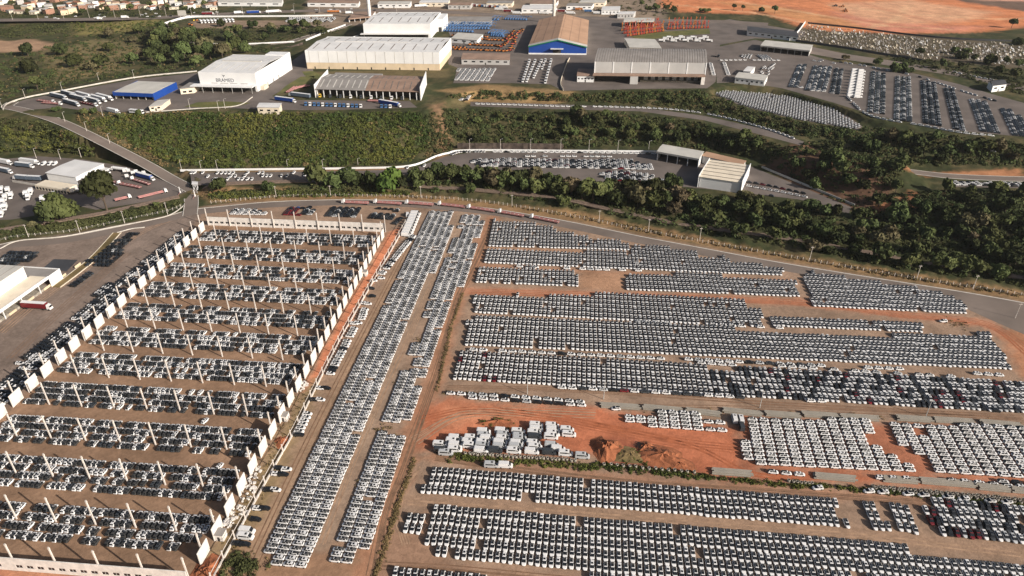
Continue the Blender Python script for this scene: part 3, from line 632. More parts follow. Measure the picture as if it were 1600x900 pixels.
block('E2', [(1160, 652), (1360, 658), (1361, 690), (1372, 703), (1400, 716), (1440, 738), (1330, 737), (1322, 730), (1310, 734), (1180, 728), (1155, 718), (1155, 700), (1166, 690)], [(1180, 728), (1310, 734)], 2.35, 4.7, ax='row', nose=1, mix=MIX_E, gap=.01, colline=((1216, 728), (1199, 654)))
block('E3', [(1390, 660), (1640, 672), (1690, 752), (1460, 741), (1445, 715), (1420, 702), (1392, 692)], [(1460, 740), (1620, 750)], 2.35, 4.7, ax='row', nose=1, mix=MIX_E, gap=.01, colline=((1480, 738), (1442, 662)))
line([(1187, 737), (1265, 744)], 4.9, MIX_F); line([(1355, 747), (1432, 750)], 4.9, MIX_F, gap=0); line([(1465, 750), (1540, 757), (1600, 763), (1660, 770)], 4.9, MIX_F, gap=0); line([(1545, 752), (1640, 760)], 4.9, MIX_F, gap=0)
line([(956, 639), (962, 640)], 5, [('white', 1)])
for p in [(1277, 764), (1357, 769), (1379, 770.5), (1418, 773), (1442, 775), (1480, 778), (1505, 781), (1546, 784.5), (1572, 786), (1322, 820), (1473, 503), (962, 640)]:
    x, y = G(*p); add_car(x, y, 0, 1.6 if p[1] != 820 else 3.1, 'white' if p[0] % 2 else 'film', None, 1.08)
# centre strips, noses to the west
block('the wide centre strip', [(672, 331), (712, 332), (687, 410), (660, 452), (655, 470), (575, 670), (565, 692), (486, 887), (425, 881), (425, 869), (410, 868), (495, 690), (504, 672), (610, 450), (661, 352)], [(410, 866), (486, 874)], 2.08, 4.22, ax='row', nose=-1, mix=MIX_C, gap=.012, colline=((410, 868), (661, 352)))
block('C2', [(723, 336), (761, 340), (742, 410), (712, 462), (676, 553), (645, 657), (595, 662), (625, 590), (672, 462), (690, 410)], [(595, 660), (645, 664)], 2.08, 4.22, ax='row', nose=-1, mix=MIX_C, gap=.03, colline=((595, 662), (723, 336)), ragged=.3)
block('the narrow centre strip', [(590, 676), (634, 682), (630, 700), (580, 862), (551, 864), (549, 883), (512, 881), (560, 752)], [(512, 879), (550, 883)], 2.08, 4.22, ax='row', nose=-1, mix=MIX_C, gap=.01, colline=((512, 881), (590, 678)))
block('C0a', [(641, 369), (653, 371), (606, 430), (588, 430)], [(590, 430), (606, 431)], 2.2, 4.4, ax='row', nose=1, mix=MIX_F, colline=((590, 430), (641, 369)), gap=.08)
block('C0b', [(548, 512), (561, 513), (524, 588), (508, 587)], [(508, 587), (524, 588)], 2.2, 4.4, ax='row', nose=1, mix=MIX_F, colline=((508, 587), (548, 512)), gap=.08)
block('C0c', [(476, 647), (492, 647), (478, 678), (458, 678)], [(458, 678), (478, 679)], 2.2, 4.4, ax='row', nose=1, mix=MIX_F, gap=.05)
block('C0d', [(562, 484), (578, 484), (572, 501), (558, 501)], [(558, 501), (572, 501)], 2.2, 4.4, ax='row', nose=1, mix=MIX_F, gap=.05)
for p in [(584, 440), (580, 452), (582, 464), (575, 476), (570, 475), (560, 506), (554, 507), (500, 608), (510, 608), (490, 626), (501, 626), (468, 681), (438, 733), (448, 735), (433, 742), (443, 743), (421, 767), (431, 767), (404, 796), (414, 796), (400, 813), (372, 851), (383, 852), (596, 436)]:
    x, y = G(*p); add_car(x, y, 0, -1.6 + random.uniform(-.08, .08), pick([('white', .6), ('black', .4)]), 'the fence side cars', 1.1)
# cars inside the roofless warehouse, noses away from the camera
for bnd in range(11):
    for j in range(4):
        v = -9 + 22.8 * bnd + 2.05 + 4.06 * j; rr = round(v / SY_)
        if v > 238: continue
        u = -4.75 * WX + random.uniform(0, 2)
        while u < 2.72 * WX:
            run = random.randint(3, 10)
            for k in range(run):
                if u > 2.75 * WX: break
                near_col = abs(v - rr * SY_) < 2.6 and abs(u - round(u / WX) * WX) < 1.2
                if not near_col and not (bnd == 0 and j == 0 and (u > 2.3 * WX or -0.3 * WX < u < 0)):
                    x = O0[0] + u * math.cos(YAW) + v * math.sin(YAW); y = O0[1] - u * math.sin(YAW) + v * math.cos(YAW)
                    if random.random() > .025: add_car(x, y + random.uniform(-.15, .15), 0, -YAW + random.uniform(-.03, .03) - .03, pick(MIX_W if bnd < 4 else MIX_W2), 'W%d_%d' % (bnd, j), .985 * random.uniform(.97, 1.02))
                u += 2.0
            u += random.choice([.4, .6, .9, 1.2, 2.4]) if j in (1, 2) or random.random() < .75 else random.choice([2.2, 4.2])
for p in [(321, 659), (344, 730)]:
    x, y = G(*p); add_car(x, y, 0, -.3, 'white', None)
# band of cars outside the west side
block('WL', [(288, 362), (310, 366), (200, 458), (118, 528), (0, 641), (-60, 700), (-60, 650), (0, 600), (82, 522), (155, 459), (222, 408)], [(0, 641), (22, 641)], 2.15, 4.4, ax='row', nose=1, mix=[('film_rear', .5), ('white', .25), ('black', .25)], colline=((118, 528), (310, 366)), gap=.05)
# cars beyond the far end wall and the black cars west of the warehouse
block('N1', [(357, 334), (365, 328), (400, 328), (418, 333), (412, 336), (357, 337)], [(357, 336), (415, 337)], 2.2, 4.3, ax='row', mix=MIX_F)
block('N2', [(440, 337), (446, 325), (470, 325), (466, 338)], [(440, 337), (466, 338)], 2.2, 4.4, ax='row', mix=[('red', .75), ('blue', .1), ('black', .15)])
block('N3', [(468, 335), (472, 324), (492, 325), (486, 338)], [(468, 336), (486, 337)], 2.2, 4.4, ax='row', mix=MIX_D)
block('N4', [(506, 338), (514, 325), (566, 326), (560, 341)], [(506, 339), (560, 341)], 2.2, 4.4, ax='row', mix=MIX_D)
block('N5', [(574, 342), (582, 333), (620, 336), (617, 330), (580, 327), (590, 326), (623, 327), (616, 345)], [(574, 342), (616, 345)], 2.2, 4.4, ax='row', mix=MIX_D)
block('N6', [(610, 350), (618, 340), (631, 341), (624, 353)], [(610, 351), (624, 353)], 2.2, 4.4, ax='row', mix=MIX_D)
block('B1', [(-20, 414), (18, 393), (64, 393), (55, 407), (40, 409), (25, 416)], [(-20, 414), (25, 416)], 2.3, 4.5, nose=1, mix=MIX_D)
block('B2', [(132, 413), (147, 403), (166, 390), (190, 372), (205, 364), (222, 363), (212, 372), (195, 388), (192, 400), (170, 418), (135, 418)], [(132, 417), (165, 418)], 2.5, 4.6, nose=1, mix=MIX_D, gap=.1)
block('B3', [(107, 449), (124, 436), (136, 427), (146, 428), (134, 438), (118, 450)], [(107, 449), (118, 450)], 2.4, 4.5, ax='row', nose=1, mix=MIX_D)
# terrace
Tz = TERR
line([(702, 243), (720, 238), (760, 237.5)], 2.4, MIX_F, Tz, True); line([(765, 238), (900, 239), (1030, 241)], 4.6, MIX_F, Tz)
line([(815, 245), (880, 245), (985, 246)], 4.7, MIX_F, Tz, gap=.3)
block('T1', [(735, 252), (745, 249), (990, 251), (1000, 256), (1024, 260), (1024, 266), (900, 264), (760, 261), (740, 257)], [(760, 261), (1024, 266)], 2.3, 4.6, ax='row', mix=[('white', .55), ('black', .32), ('silver', .1), ('red', .03)], z=Tz)
block('T2', [(935, 276), (945, 268), (985, 269), (1025, 276), (1010, 286), (960, 284)], [(935, 276), (1020, 282)], 2.3, 4.6, ax='row', mix=[('white', .5), ('black', .35), ('red', .15)], z=Tz, gap=.1)
block('T3', [(1028, 281), (1055, 279), (1052, 286), (1030, 286)], [(1028, 284), (1050, 286)], 2.3, 4.6, ax='row', mix=MIX_F, z=Tz)
line([(1160, 284), (1200, 291), (1255, 303)], 4.8, [('black', .6), ('red', .25), ('white', .15)], Tz); line([(1160, 290), (1220, 301), (1260, 309)], 4.8, MIX_F, Tz); line([(1195, 305), (1215, 309)], 4.6, MIX_D, Tz)
for p in [(300, 271), (304, 271), (317, 271), (340, 271.5), (347, 271.5), (353, 271.5), (359, 271.5), (365, 271.5), (387, 271.5), (325, 277), (361, 276.5), (368, 276.5), (383, 276), (335, 281.5), (339, 281.5), (356, 281), (373, 281), (379, 281), (387, 281), (394, 281), (405, 271.5), (411, 271.5), (411, 276), (417, 276), (423, 276), (440, 276), (449, 276), (459, 271), (477, 271), (477, 275), (495, 270), (637, 263), (663, 260), (682, 258), (613, 264)]:
    x, y = G(*p, Tz); add_car(x, y, Tz, 3.1 + random.uniform(-.2, .2), 'white', None, 1.15)
# plateau lots
block('P1', [(716, 108), (777, 108), (764, 128), (708, 126)], [(708, 126), (764, 128)], 3.6, 5.2, ax='row', mix=[('film', .6), ('white', .4)], z=PL, colline=((708, 126), (722, 108)))
block('P2', [(688, 146), (738, 148), (730, 158), (680, 156)], [(680, 156), (730, 158)], 2.6, 5.2, ax='row', mix=MIX_F, z=20)
line([(738, 163), (800, 164.5), (880, 167), (960, 168), (1050, 172), (1120, 182), (1200, 203), (1250, 221)], 4.9, [('white', .8), ('silver', .2)], 17, gap=.05)
block('P3', [(1118, 147), (1126, 142), (1205, 148), (1300, 164), (1314, 180), (1347, 199), (1330, 201), (1240, 185), (1165, 166)], [(1165, 166), (1240, 185)], 2.7, 5.0, nose=1, mix=[('plain', 1)], z=20, gap=.02, colline=((1200, 176), (1206, 149)), s=1.2)
for k, pl in enumerate([[(1246, 102), (1263, 101), (1251, 138), (1230, 137)], [(1270, 104), (1297, 105), (1287, 144), (1256, 142)], [(1303, 107), (1322, 110), (1316, 149), (1295, 146)], [(1360, 112), (1388, 116), (1386, 180), (1354, 176)], [(1398, 120), (1425, 122), (1428, 192), (1395, 188)], [(1437, 126), (1463, 130), (1474, 199), (1441, 193)], [(1473, 138), (1492, 141), (1510, 206), (1488, 202)], [(1512, 155), (1540, 160), (1566, 210), (1530, 206)], [(1560, 170), (1585, 173), (1614, 216), (1580, 212)]]):
    block('L%d' % k, pl, [pl[3], pl[2]], 2.45, 4.9, ax='row', mix=MIX_BL, z=PL, colline=(pl[3], pl[0]), s=1.15)
line([(1322, 150), (1336, 165), (1352, 178), (1380, 187), (1440, 197), (1500, 208), (1560, 214)], 5.5, [('plain', 1)], PL, s=1.3)
line([(1262, 92), (1285, 95), (1335, 101), (1400, 113), (1440, 122), (1500, 142), (1560, 160)], 5.0, [('white', .7), ('black', .3)], PL, gap=.3); line([(1265, 95), (1340, 104)], 5.0, MIX_F, PL, gap=.3)
line([(1120, 95), (1160, 94.5), (1216, 95)], 5.2, [('white', 1)], PL); line([(1110, 99), (1115, 118)], 2.6, [('white', 1)], PL, True); line([(1131, 98), (1138, 118)], 2.6, [('white', 1)], PL, True)
block('P4', [(1160, 86), (1176, 87), (1172, 92), (1158, 91)], [(1160, 91), (1172, 92)], 3, 5, mix=[('white', 1)], z=PL, s=1.3); block('P5', [(1184, 87), (1198, 86), (1206, 92), (1190, 94)], [(1190, 93), (1206, 93)], 3, 5, mix=[('white', 1)], z=PL, s=1.3)
block('P6', [(1190, 106), (1212, 100), (1204, 118), (1188, 116)], [(1188, 116), (1204, 118)], 3, 6, mix=[('white', .8), ('black', .2)], z=PL, s=1.2, gap=.3)
block('E9', [(1480, 284), (1640, 288), (1640, 294), (1480, 290)], [(1480, 290), (1640, 294)], 2.4, 4.8, ax='row', mix=[('white', .8), ('black', .2)], z=10, gap=.06)
block('P7', [(450, 28), (525, 28), (520, 35), (446, 35)], [(446, 35), (520, 35)], 2.8, 5.5, mix=MIX_F + [], z=PL, gap=.2)
line([(1485, 112), (1530, 122), (1556, 126)], 5.2, [('white', 1)], PL); line([(1490, 210), (1560, 225), (1600, 232)], 7, [('white', 1)], 20, gap=.3); line([(1390, 212), (1480, 228), (1560, 238)], 8, [('white', 1)], 18, gap=.3)
for k in range(34):
    px = random.uniform(0, 640); py = 30 - 0.024 * px + random.choice([-2.2, -.8, .9, 2.2]); x, y = G(px, py, PL); add_car(x, y, PL + .12, 1.57 if py % 2 < 1 else -1.57, pick([('white', .6), ('silver', .2), ('black', .2)]), None, 1.15)
print('cars', len(CARS))
# the 300 that show largest become things with parts; all others form one mass
inview = []
for k, c in enumerate(CARS):
    px, py = to_px(c[0], c[1], c[2] + .7)
    c.append((px, py))
    if 4 < px < 1596 and py < 897 and py > 2: inview.append(k)
inview.sort(key=lambda k: CARS[k][0] ** 2 + CARS[k][1] ** 2 + (CARS[k][2] - CAM_H) ** 2)
big = set(inview[:300])
def var_meshes(v):
    mats = [M[q] for q in var_slots(v)]
    return {k: g.data('car_' + k, mats) for k, g in CG.items()}
VM = {v: var_meshes(v) for v in VAR}
# order the near cars into rows for their labels
byblock = {}
for k in big: byblock.setdefault(CARS[k][6], []).append(k)
LAB = {}
def rows_of(keys, vec):
    pr = sorted(keys, key=lambda k: CARS[k][0] * vec[0] + CARS[k][1] * vec[1]); rows = []; last = None
    for k in pr:
        q = CARS[k][0] * vec[0] + CARS[k][1] * vec[1]
        if last is None or q - last > 1.1: rows.append([])
        rows[-1].append(k); last = q
    return rows
WREF = {}
for bn, keys in byblock.items():
    if bn is None:
        for n, k in enumerate(sorted(keys, key=lambda k: CARS[k][7][0])): LAB[k] = f'{SAY[CARS[k][4]]} parked apart, {nth(n + 1)} lone car from the left'
        continue
    a = CARS[keys[0]][3]; h = (-math.sin(a), math.cos(a))
    if bn.startswith('W') and '_' in bn:
        r, j = bn[1:].split('_'); nm = f"{nth(int(j) + 1)} row of column band {int(r) + 1}"
        for n, k in enumerate(sorted(keys, key=lambda k: CARS[k][7][0])): LAB[k] = f'{SAY[CARS[k][4]]}, {nth(n + 1)} from left in {nm}'
        continue
    if 'strip' in bn and 'centre' in bn or 'fence' in bn:   # ranks stacked up the picture
        side = (-h[1], h[0]) if -h[1] * 0 + h[0] > 0 else (h[1], -h[0])
        if side[1] < 0: side = (-side[0], -side[1])
        rows = rows_of(keys, side)
    else:
        v = h if h[1] > 0 else (-h[0], -h[1]); rows = rows_of(keys, v)
    for rn, rw in enumerate(rows):
        for n, k in enumerate(sorted(rw, key=lambda k: CARS[k][7][0])): LAB[k] = f'{SAY[CARS[k][4]]}, {nth(n + 1)} from left in {nth(rn + 1)} row of {bn}'
for k in sorted(big):
    x, y, z, ang, v, s = CARS[k][:6]; m_ = VM[v]
    root = inst('parked_car', m_['body'], None, (x, y, z + .02), ang, (1.0, s, 1.0 if s < 1.08 else 1.06))
    for part in ('roof', 'windscreen', 'rear_window', 'sunroof'):
        inst(part, m_[part], root)
    tag(root, LAB[k], 'car', 'new cars parked in the storage yard')
rest = [c for k, c in enumerate(CARS) if k not in big]
gm_all = MB()
for g in CG.values():
    k = len(gm_all.v); gm_all.v += g.v; gm_all.f += [tuple(i + k for i in f) for f in g.f]; gm_all.m += g.m
V0 = np.array(gm_all.v, float); slots = np.array(gm_all.m); lens = np.array([len(f) for f in gm_all.f]); loops0 = np.concatenate([np.array(f) for f in gm_all.f])
allm = ['white', 'film', 'film2', 'glass', 'tyre', 'dark', 'black', 'red', 'silver', 'blue']; ix = {n: i for i, n in enumerate(allm)}
A = np.array([[c[0], c[1], c[2] + .02, c[3], c[5]] for c in rest]); n = len(rest)
ca_, sa_ = np.cos(A[:, 3])[:, None], np.sin(A[:, 3])[:, None]
vx, vy, vz = V0[:, 0][None], V0[:, 1][None] * A[:, 4][:, None], V0[:, 2][None] * np.where(A[:, 4] > 1.07, 1.06, 1)[:, None]
VV = np.stack([vx * ca_ - vy * sa_ + A[:, 0:1], vx * sa_ + vy * ca_ + A[:, 1:2], vz + A[:, 2:3]], 2).reshape(-1, 3)
LP = (loops0[None] + (np.arange(n) * len(V0))[:, None]).ravel()
vm = {v: np.array([ix[q] for q in var_slots(v)]) for v in VAR}
MI = np.concatenate([vm[c[4]][slots] for c in rest])
ls = np.tile(lens, n); st = np.concatenate([[0], np.cumsum(ls)[:-1]])
me = bpy.data.meshes.new('parked_cars'); me.vertices.add(len(VV)); me.vertices.foreach_set('co', VV.astype(np.float32).ravel())
me.loops.add(len(LP)); me.loops.foreach_set('vertex_index', LP.astype(np.int32)); me.polygons.add(len(ls)); me.polygons.foreach_set('loop_start', st.astype(np.int32))
me.polygons.foreach_set('material_index', MI.astype(np.int32)); me.update(calc_edges=True)
for nme in allm: me.materials.append(M[nme])
tag(inst('parked_cars', me), 'thousands of smaller parked cars filling the lots further away', 'cars', None, 'stuff')
# ------------------------------------------------------------------ buildings
class Quad:
    """building frame read from three roof corners at roof height: x along the front, y away from the camera, metres"""
    def __init__(s, fl, fr, bl, z0, h, name, label, cat='warehouse', group=None):
        zr = z0 + h; a, b_, c = G(*fl, zr), G(*fr, zr), G(*bl, zr)
        s.o = a; ex = np.array([b_[0] - a[0], b_[1] - a[1]]); ey = np.array([c[0] - a[0], c[1] - a[1]])
        s.L = float(np.linalg.norm(ex)); s.D = float(np.linalg.norm(ey)); s.ex = ex / s.L; s.ey = ey / s.D; s.h = h
        s.root = empty(name, (a[0], a[1], z0), 0, label, cat, group)
    def fn(s, x, y, z):
        p = s.ex * x + s.ey * y; return (p[0], p[1], z)
    def mb(s): return MB(s.fn)
    def put(s, name, mb, m, parent=None): return mb.build(name, m, parent or s.root)
    def walls(s, m, z0=0, z1=None, t=.3, sides='FBLR', inset=0, name='wall'):
        z1 = z1 or s.h; L_, D = s.L, s.D; i = inset
        if 'F' in sides: s.put(name, s.mb().box(i, L_ - i, i, i + t, z0, z1), m)
        if 'B' in sides: s.put(name, s.mb().box(i, L_ - i, D - i - t, D - i, z0, z1), m)
        if 'L' in sides: s.put(name, s.mb().box(i, i + t, i + t, D - i - t, z0, z1), m)
        if 'R' in sides: s.put(name, s.mb().box(L_ - i - t, L_ - i, i + t, D - i - t, z0, z1), m)
    def gable(s, m, z, rise, axis='x', t=.2, over=.3, name='roof', y0=None, y1=None, x0=None, x1=None):
        """two slopes, ridge along x (axis='x') or along y"""
        x0 = -over if x0 is None else x0; x1 = s.L + over if x1 is None else x1; y0 = -over if y0 is None else y0; y1 = s.D + over if y1 is None else y1
        mb = s.mb(); U = lambda p: (p[0], p[1], p[2] + t)
        if axis == 'x': ym = (y0 + y1) / 2; q = [[(x0, y0, z), (x1, y0, z), (x1, ym, z + rise), (x0, ym, z + rise)], [(x0, ym, z + rise), (x1, ym, z + rise), (x1, y1, z), (x0, y1, z)]]
        else: xm = (x0 + x1) / 2; q = [[(x0, y0, z), (xm, y0, z + rise), (xm, y1, z + rise), (x0, y1, z)], [(xm, y0, z + rise), (x1, y0, z), (x1, y1, z), (xm, y1, z + rise)]]
        for c in q: mb.hexa(c + [U(p) for p in c])
        s.rf = (axis, z + t, rise, x0, x1, y0, y1)
        return s.put(name, mb, m)
    def rz(s, x, y):
        ax, z, rise, x0, x1, y0, y1 = s.rf
        f = 1 - abs(2 * (y - y0) / (y1 - y0) - 1) if ax == 'x' else 1 - abs(2 * (x - x0) / (x1 - x0) - 1)
        return z + rise * f
    def strips(s, n, roof, m, w=.9, f0=.12, f1=.40, name='skylight', skip=()):
        """narrow roof lights lying up each slope"""
        for half in (0, 1):
            for k in range(n):
                if (half, k) in skip: continue
                x = s.L * (k + .5) / n; ya, yb = (s.D * f0, s.D * f1) if half == 0 else (s.D * (1 - f1), s.D * (1 - f0))
                c = [(x - w / 2, ya, s.rz(x, ya) + .02), (x + w / 2, ya, s.rz(x, ya) + .02), (x + w / 2, yb, s.rz(x, yb) + .02), (x - w / 2, yb, s.rz(x, yb) + .02)]
                s.put(name, s.mb().hexa(c + [(p[0], p[1], p[2] + .12) for p in c]), m, roof)
# 1 large white warehouse with beige base
q = Quad((476, 79), (686, 81.5), (512, 57), PL, 18.5, 'white_warehouse', 'longest white warehouse with beige base course facing the slope', 'warehouse', 'white warehouses')
q.walls(M['wall_white'], 6.5, 18.5); q.walls(M['beige'], 0, 6.5, .3, 'FBLR', .12, 'base_wall')
rf = q.gable(M['roof_white'], 17.9, 2.6, over=-.35); q.strips(12, rf, M['rib'])
q.put('ridge_cap', q.mb().box(q.L * .15, q.L * .72, q.D / 2 - 1.4, q.D / 2 + 1.4, 20.75, 21.2), M['roof_white'], rf)
for k in range(14): q.put('downpipe', q.mb().box(4 + k * 10, 4.25 + k * 10, -.16, -.004, 6.5, 18.3), M['roof_pale'])
for k in range(9): q.put('door', q.mb().box(8 + k * 15, 9.2 + k * 15, .02, .11, 0, 2.4), M['interior'])
# 2 rear white warehouse with dock canopy
q = Quad((567, 37), (672, 37), (592, 19), PL, 18, 'white_warehouse', 'white warehouse with dock canopy standing behind the longest one', 'warehouse', 'white warehouses')
q.walls(M['wall_white'], 0, 18); rf = q.gable(M['roof_white'], 17.5, 2.4, over=-.35); q.strips(7, rf, M['rib'])
q.put('canopy', q.mb().box(-3, q.L - 1, -7, -.01, 6.2, 6.9), M['roof_white']); q.put('dock_opening', q.mb().box(1, q.L - 3, -.10, -.02, .3, 5), M['interior'])
q.put('annexe', q.mb().box(q.L + .02, q.L + 9, q.D * .55, q.D * 1.02, 0, 16), M['wall_white']); q.put('annexe_door', q.mb().box(q.L + 2.5, q.L + 6.5, q.D * .55 - .08, q.D * .55 - .01, 0, 5.5), M['interior'])
# 3 white warehouse with lettering
q = Quad((309, 112.5), (398, 114.5), (364, 85), PL, 17, 'white_warehouse', 'white warehouse with dark lettering and emblem on its front', 'warehouse', 'white warehouses')
q.walls(M['wall_white'], 0, 17); rf = q.gable(M['roof_white'], 16.6, 2.2, over=-.35); q.strips(8, rf, M['roof_pale'], .5)
q.put('ridge_vent', q.mb().box(q.L * .12, q.L * .84, q.D * .5 - 1, q.D * .5 + 1, 18.85, 19.5), M['roof_pale'], rf)
cp = q.put('canopy', q.mb().box(-6, q.L - 1, -9, -.01, 5.6, 6.3), M['wall_white'])
for k in range(7): q.put('canopy_post', q.mb().box(-4 + k * 9.5, -3.7 + k * 9.5, -8.4, -8.1, 0, 5.58), M['steel'], cp)
q.put('dock_opening', q.mb().box(.5, q.L - 2, -.09, -.02, .1, 5), M['interior'])
q.put('gable_annexe', q.mb().box(q.L * .62, q.L + .01, q.D + .01, q.D + 14, 0, 17.6), M['wall_white'])
q.put('loading_bay', q.mb().box(q.L + .01, q.L + 4, 6, 16, 0, 3.6), M['cream'])
for k in range(3): q.put('side_door', q.mb().box(q.L + .01, q.L + .08, 24 + k * 14, 25.4 + k * 14, 0, 3), M['interior'])
ang = math.atan2(q.ex[1], q.ex[0])
fc = bpy.data.curves.new('lettering', 'FONT'); fc.body = 'BRAMED'; fc.size = 4.6; fc.extrude = .03; fc.align_x = 'CENTER'; fc.materials.append(M['ink'])
lt = bpy.data.objects.new('lettering', fc); C.objects.link(lt); lt.parent = q.root; v = q.fn(q.L * .45, -.06, 8.4); lt.location = v; lt.rotation_euler = (math.pi / 2, 0, ang)
bpy.context.view_layer.update(); _m = bpy.data.meshes.new_from_object(lt.evaluated_get(bpy.context.evaluated_depsgraph_get())); _l, _r = tuple(lt.location), tuple(lt.rotation_euler)
bpy.data.objects.remove(lt); lt = inst('lettering', _m, q.root, _l); lt.rotation_euler = _r; lt['label'] = 'dark BRAMED lettering'
em = MB(q.fn)
cx = q.L * .44
for pts in ([(-1.8, 1.8), (-.4, 1.2), (0, .2), (.6, 1.3), (1.9, .9), (.6, .3), (0, -1.2), (-.5, .3)],): em.face([(cx + a * .9, -.08, 13.6 + b_ * .9) for a, b_ in pts])
em.build('emblem', M['ink'], q.root)
for a, b_ in ((.2, .31), (.36, .50), (.53, .66), (.72, .84)): q.put('caption_line', q.mb().box(q.L * a, q.L * b_, -.07, -.01, 6.9, 7.35), M['roof_grey'])
# guard hut west of the lettering warehouse
q = Quad((281, 139), (302, 137), (297, 129), PL, 5, 'depot_annexe', 'small cream annexe beside the lettered white warehouse', 'building')
q.walls(M['cream'], 0, 5); q.put('roof', q.mb().box(-.4, q.L + .4, -.4, q.D + .4, 5, 5.4), M['roof_grey'])
for k in range(2): q.put('window', q.mb().box(2 + k * 5, 5 + k * 5, -.05, -.005, 1.2, 2.8), M['glass'])
# 4 brown sheet-roofed shed with open front bays
q = Quad((494, 139), (655, 143.5), (514, 116), PL, 7.5, 'open_shed', 'long grey and rust roofed shed with a row of open bays', 'shed')
Lq, Dq = q.L, q.D
q.walls(M['cream'], 0, 7.4, .4, 'BLR'); q.put('back_lean_to', q.mb().box(Lq * .05, Lq * .55, Dq + .01, Dq + 9, 0, 7.2), M['roof_grey'])
mb = q.mb(); xm = Lq * .48
rf = q.gable(M['roof_grey'], 7.4, 3.4, x1=xm, over=.8); sv = q.rf; q.strips(5, rf, M['roof_pale'], 1.0) if False else None
rf2 = q.gable(M['roof_brown'], 7.4, 3.4, x0=xm + .01, over=.8, name='rust_roof')
q.rf = ('x', 7.6, 3.4, -.8, Lq + .8, -.8, Dq + .8)
q.strips(16, rf, M['roof_pale'], .9, .08, .42, skip=[(h, k) for h in (0, 1) for k in range(8, 16)]); q.strips(16, rf2, M['rib'], .8, .08, .42, skip=[(h, k) for h in (0, 1) for k in range(0, 8)])
q.put('gable_parapet', q.mb().hexa([(Lq + .9, -1.5, 0), (Lq + 1.4, -1.5, 0), (Lq + 1.4, Dq + 1.5, 0), (Lq + .9, Dq + 1.5, 0), (Lq + .9, -1.5, 12.3), (Lq + 1.4, -1.5, 12.3), (Lq + 1.4, Dq + 1.5, 12.3), (Lq + .9, Dq + 1.5, 12.3)]), M['wall_white'])
q.put('gable_parapet', q.mb().box(-1.4, -.9, -1.5, Dq + 1.5, 0, 11.8), M['wall_white'])
for k in range(16): q.put('bay_pillar', q.mb().box(k * Lq / 15.5, k * Lq / 15.5 + .7, .1, .8, 0, 7.35), M['wall_white'])
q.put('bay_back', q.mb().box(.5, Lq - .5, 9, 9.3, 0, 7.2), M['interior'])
# 5 gabled hall, tan roof and blue front
q = Quad((826, 72), (917, 73), (843, 31), PL, 9, 'gabled_hall', 'blue fronted hall with tan gabled roof and green trim', 'warehouse')
q.walls(M['wall_white'], 0, 9, .3, 'BLR'); q.put('front_wall', q.mb().box(.3, q.L - .3, 0, .3, 1.6, 9), M['wall_blue']); q.put('plinth', q.mb().box(0, q.L, -.15, .25, 0, 1.6), M['wall_white'])
rise = 7.5; xm = q.L / 2
rf = q.gable(M['roof_tan'], 9.0, rise, axis='y', over=.4, y0=9)
for a in (0, 1): pass
mb = q.mb()
for x0, x1, z0, z1 in ((-.4, xm, 9.0, 9.0 + rise), (xm, q.L + .4, 9.0 + rise, 9.0)):
    c = [(x0, -1.2, z0), (x1, -1.2, z1), (x1, 9, z1), (x0, 9, z0)]; mb.hexa(c + [(p[0], p[1], p[2] + .2) for p in c])
q.put('roof_apron', mb, M['roof_pale'], rf)
mb = q.mb(); mb.hexa([(0, .05, 9), (q.L, .05, 9), (q.L, .28, 9), (0, .28, 9), (xm - .1, .05, 8.9 + rise), (xm + .1, .05, 8.9 + rise), (xm + .1, .28, 8.9 + rise), (xm - .1, .28, 8.9 + rise)]); q.put('gable_wall', mb, M['wall_blue'])
mb = q.mb()
for x0, x1, z0, z1 in ((-.4, xm, 8.0, 8.0 + rise), (xm, q.L + .4, 8.0 + rise, 8.0)): mb.hexa([(x0, -1.3, z0), (x1, -1.3, z1), (x1, -1.15, z1), (x0, -1.15, z0), (x0, -1.3, z0 + 1.15), (x1, -1.3, z1 + 1.15), (x1, -1.15, z1 + 1.15), (x0, -1.15, z0 + 1.15)])
q.put('green_trim', mb, M['green'])
q.put('door_canopy', q.mb().box(q.L * .38, q.L * .60, -5, -.02, 6.6, 7.0), M['roof_white']); q.put('door', q.mb().box(q.L * .42, q.L * .56, -.08, -.005, 1.65, 5), M['interior'])
for k in range(6): q.put('roof_seam', q.mb().hexa([(q.L * (k + .5) / 6.5 - .12, 10, q.rz(q.L * (k + .5) / 6.5, 0)), (q.L * (k + .5) / 6.5 + .12, 10, q.rz(q.L * (k + .5) / 6.5, 0)), (q.L * (k + .5) / 6.5 + .12, q.D, q.rz(q.L * (k + .5) / 6.5, 0)), (q.L * (k + .5) / 6.5 - .12, q.D, q.rz(q.L * (k + .5) / 6.5, 0))] + [(q.L * (k + .5) / 6.5 + d, y, q.rz(q.L * (k + .5) / 6.5, 0) + .15) for d, y in ((-.12, 10), (.12, 10), (.12, q.D), (-.12, q.D))]), M['roof_brown'], rf)
# tall stacks
def stack(px, py, h, r, label, mats, z=PL):
    x, y = G(px, py, z); root = empty('water_tower', (x, y, z), 0, label, 'tower')
    MB().cyl((0, 0, 0), (0, 0, h), r, r, 14).build('shaft', mats[0], root)
    for k in range(1, 5): MB().cyl((0, 0, h * k / 5), (0, 0, h * k / 5 + .5), r + .06, r + .06, 14).build('band', mats[1], root)
    MB().cyl((0, 0, h), (0, 0, h + .6), r + .25, r + .25, 14).build('cap', mats[1], root)
stack(865, 36, 36, 2.1, 'tall cream water tower behind the tan roofed hall', (M['concrete'], M['roof_pale']))
stack(578, 31, 34, 2.4, 'tall white water tower beside the highway', (M['wall_white'], M['roof_pale']))
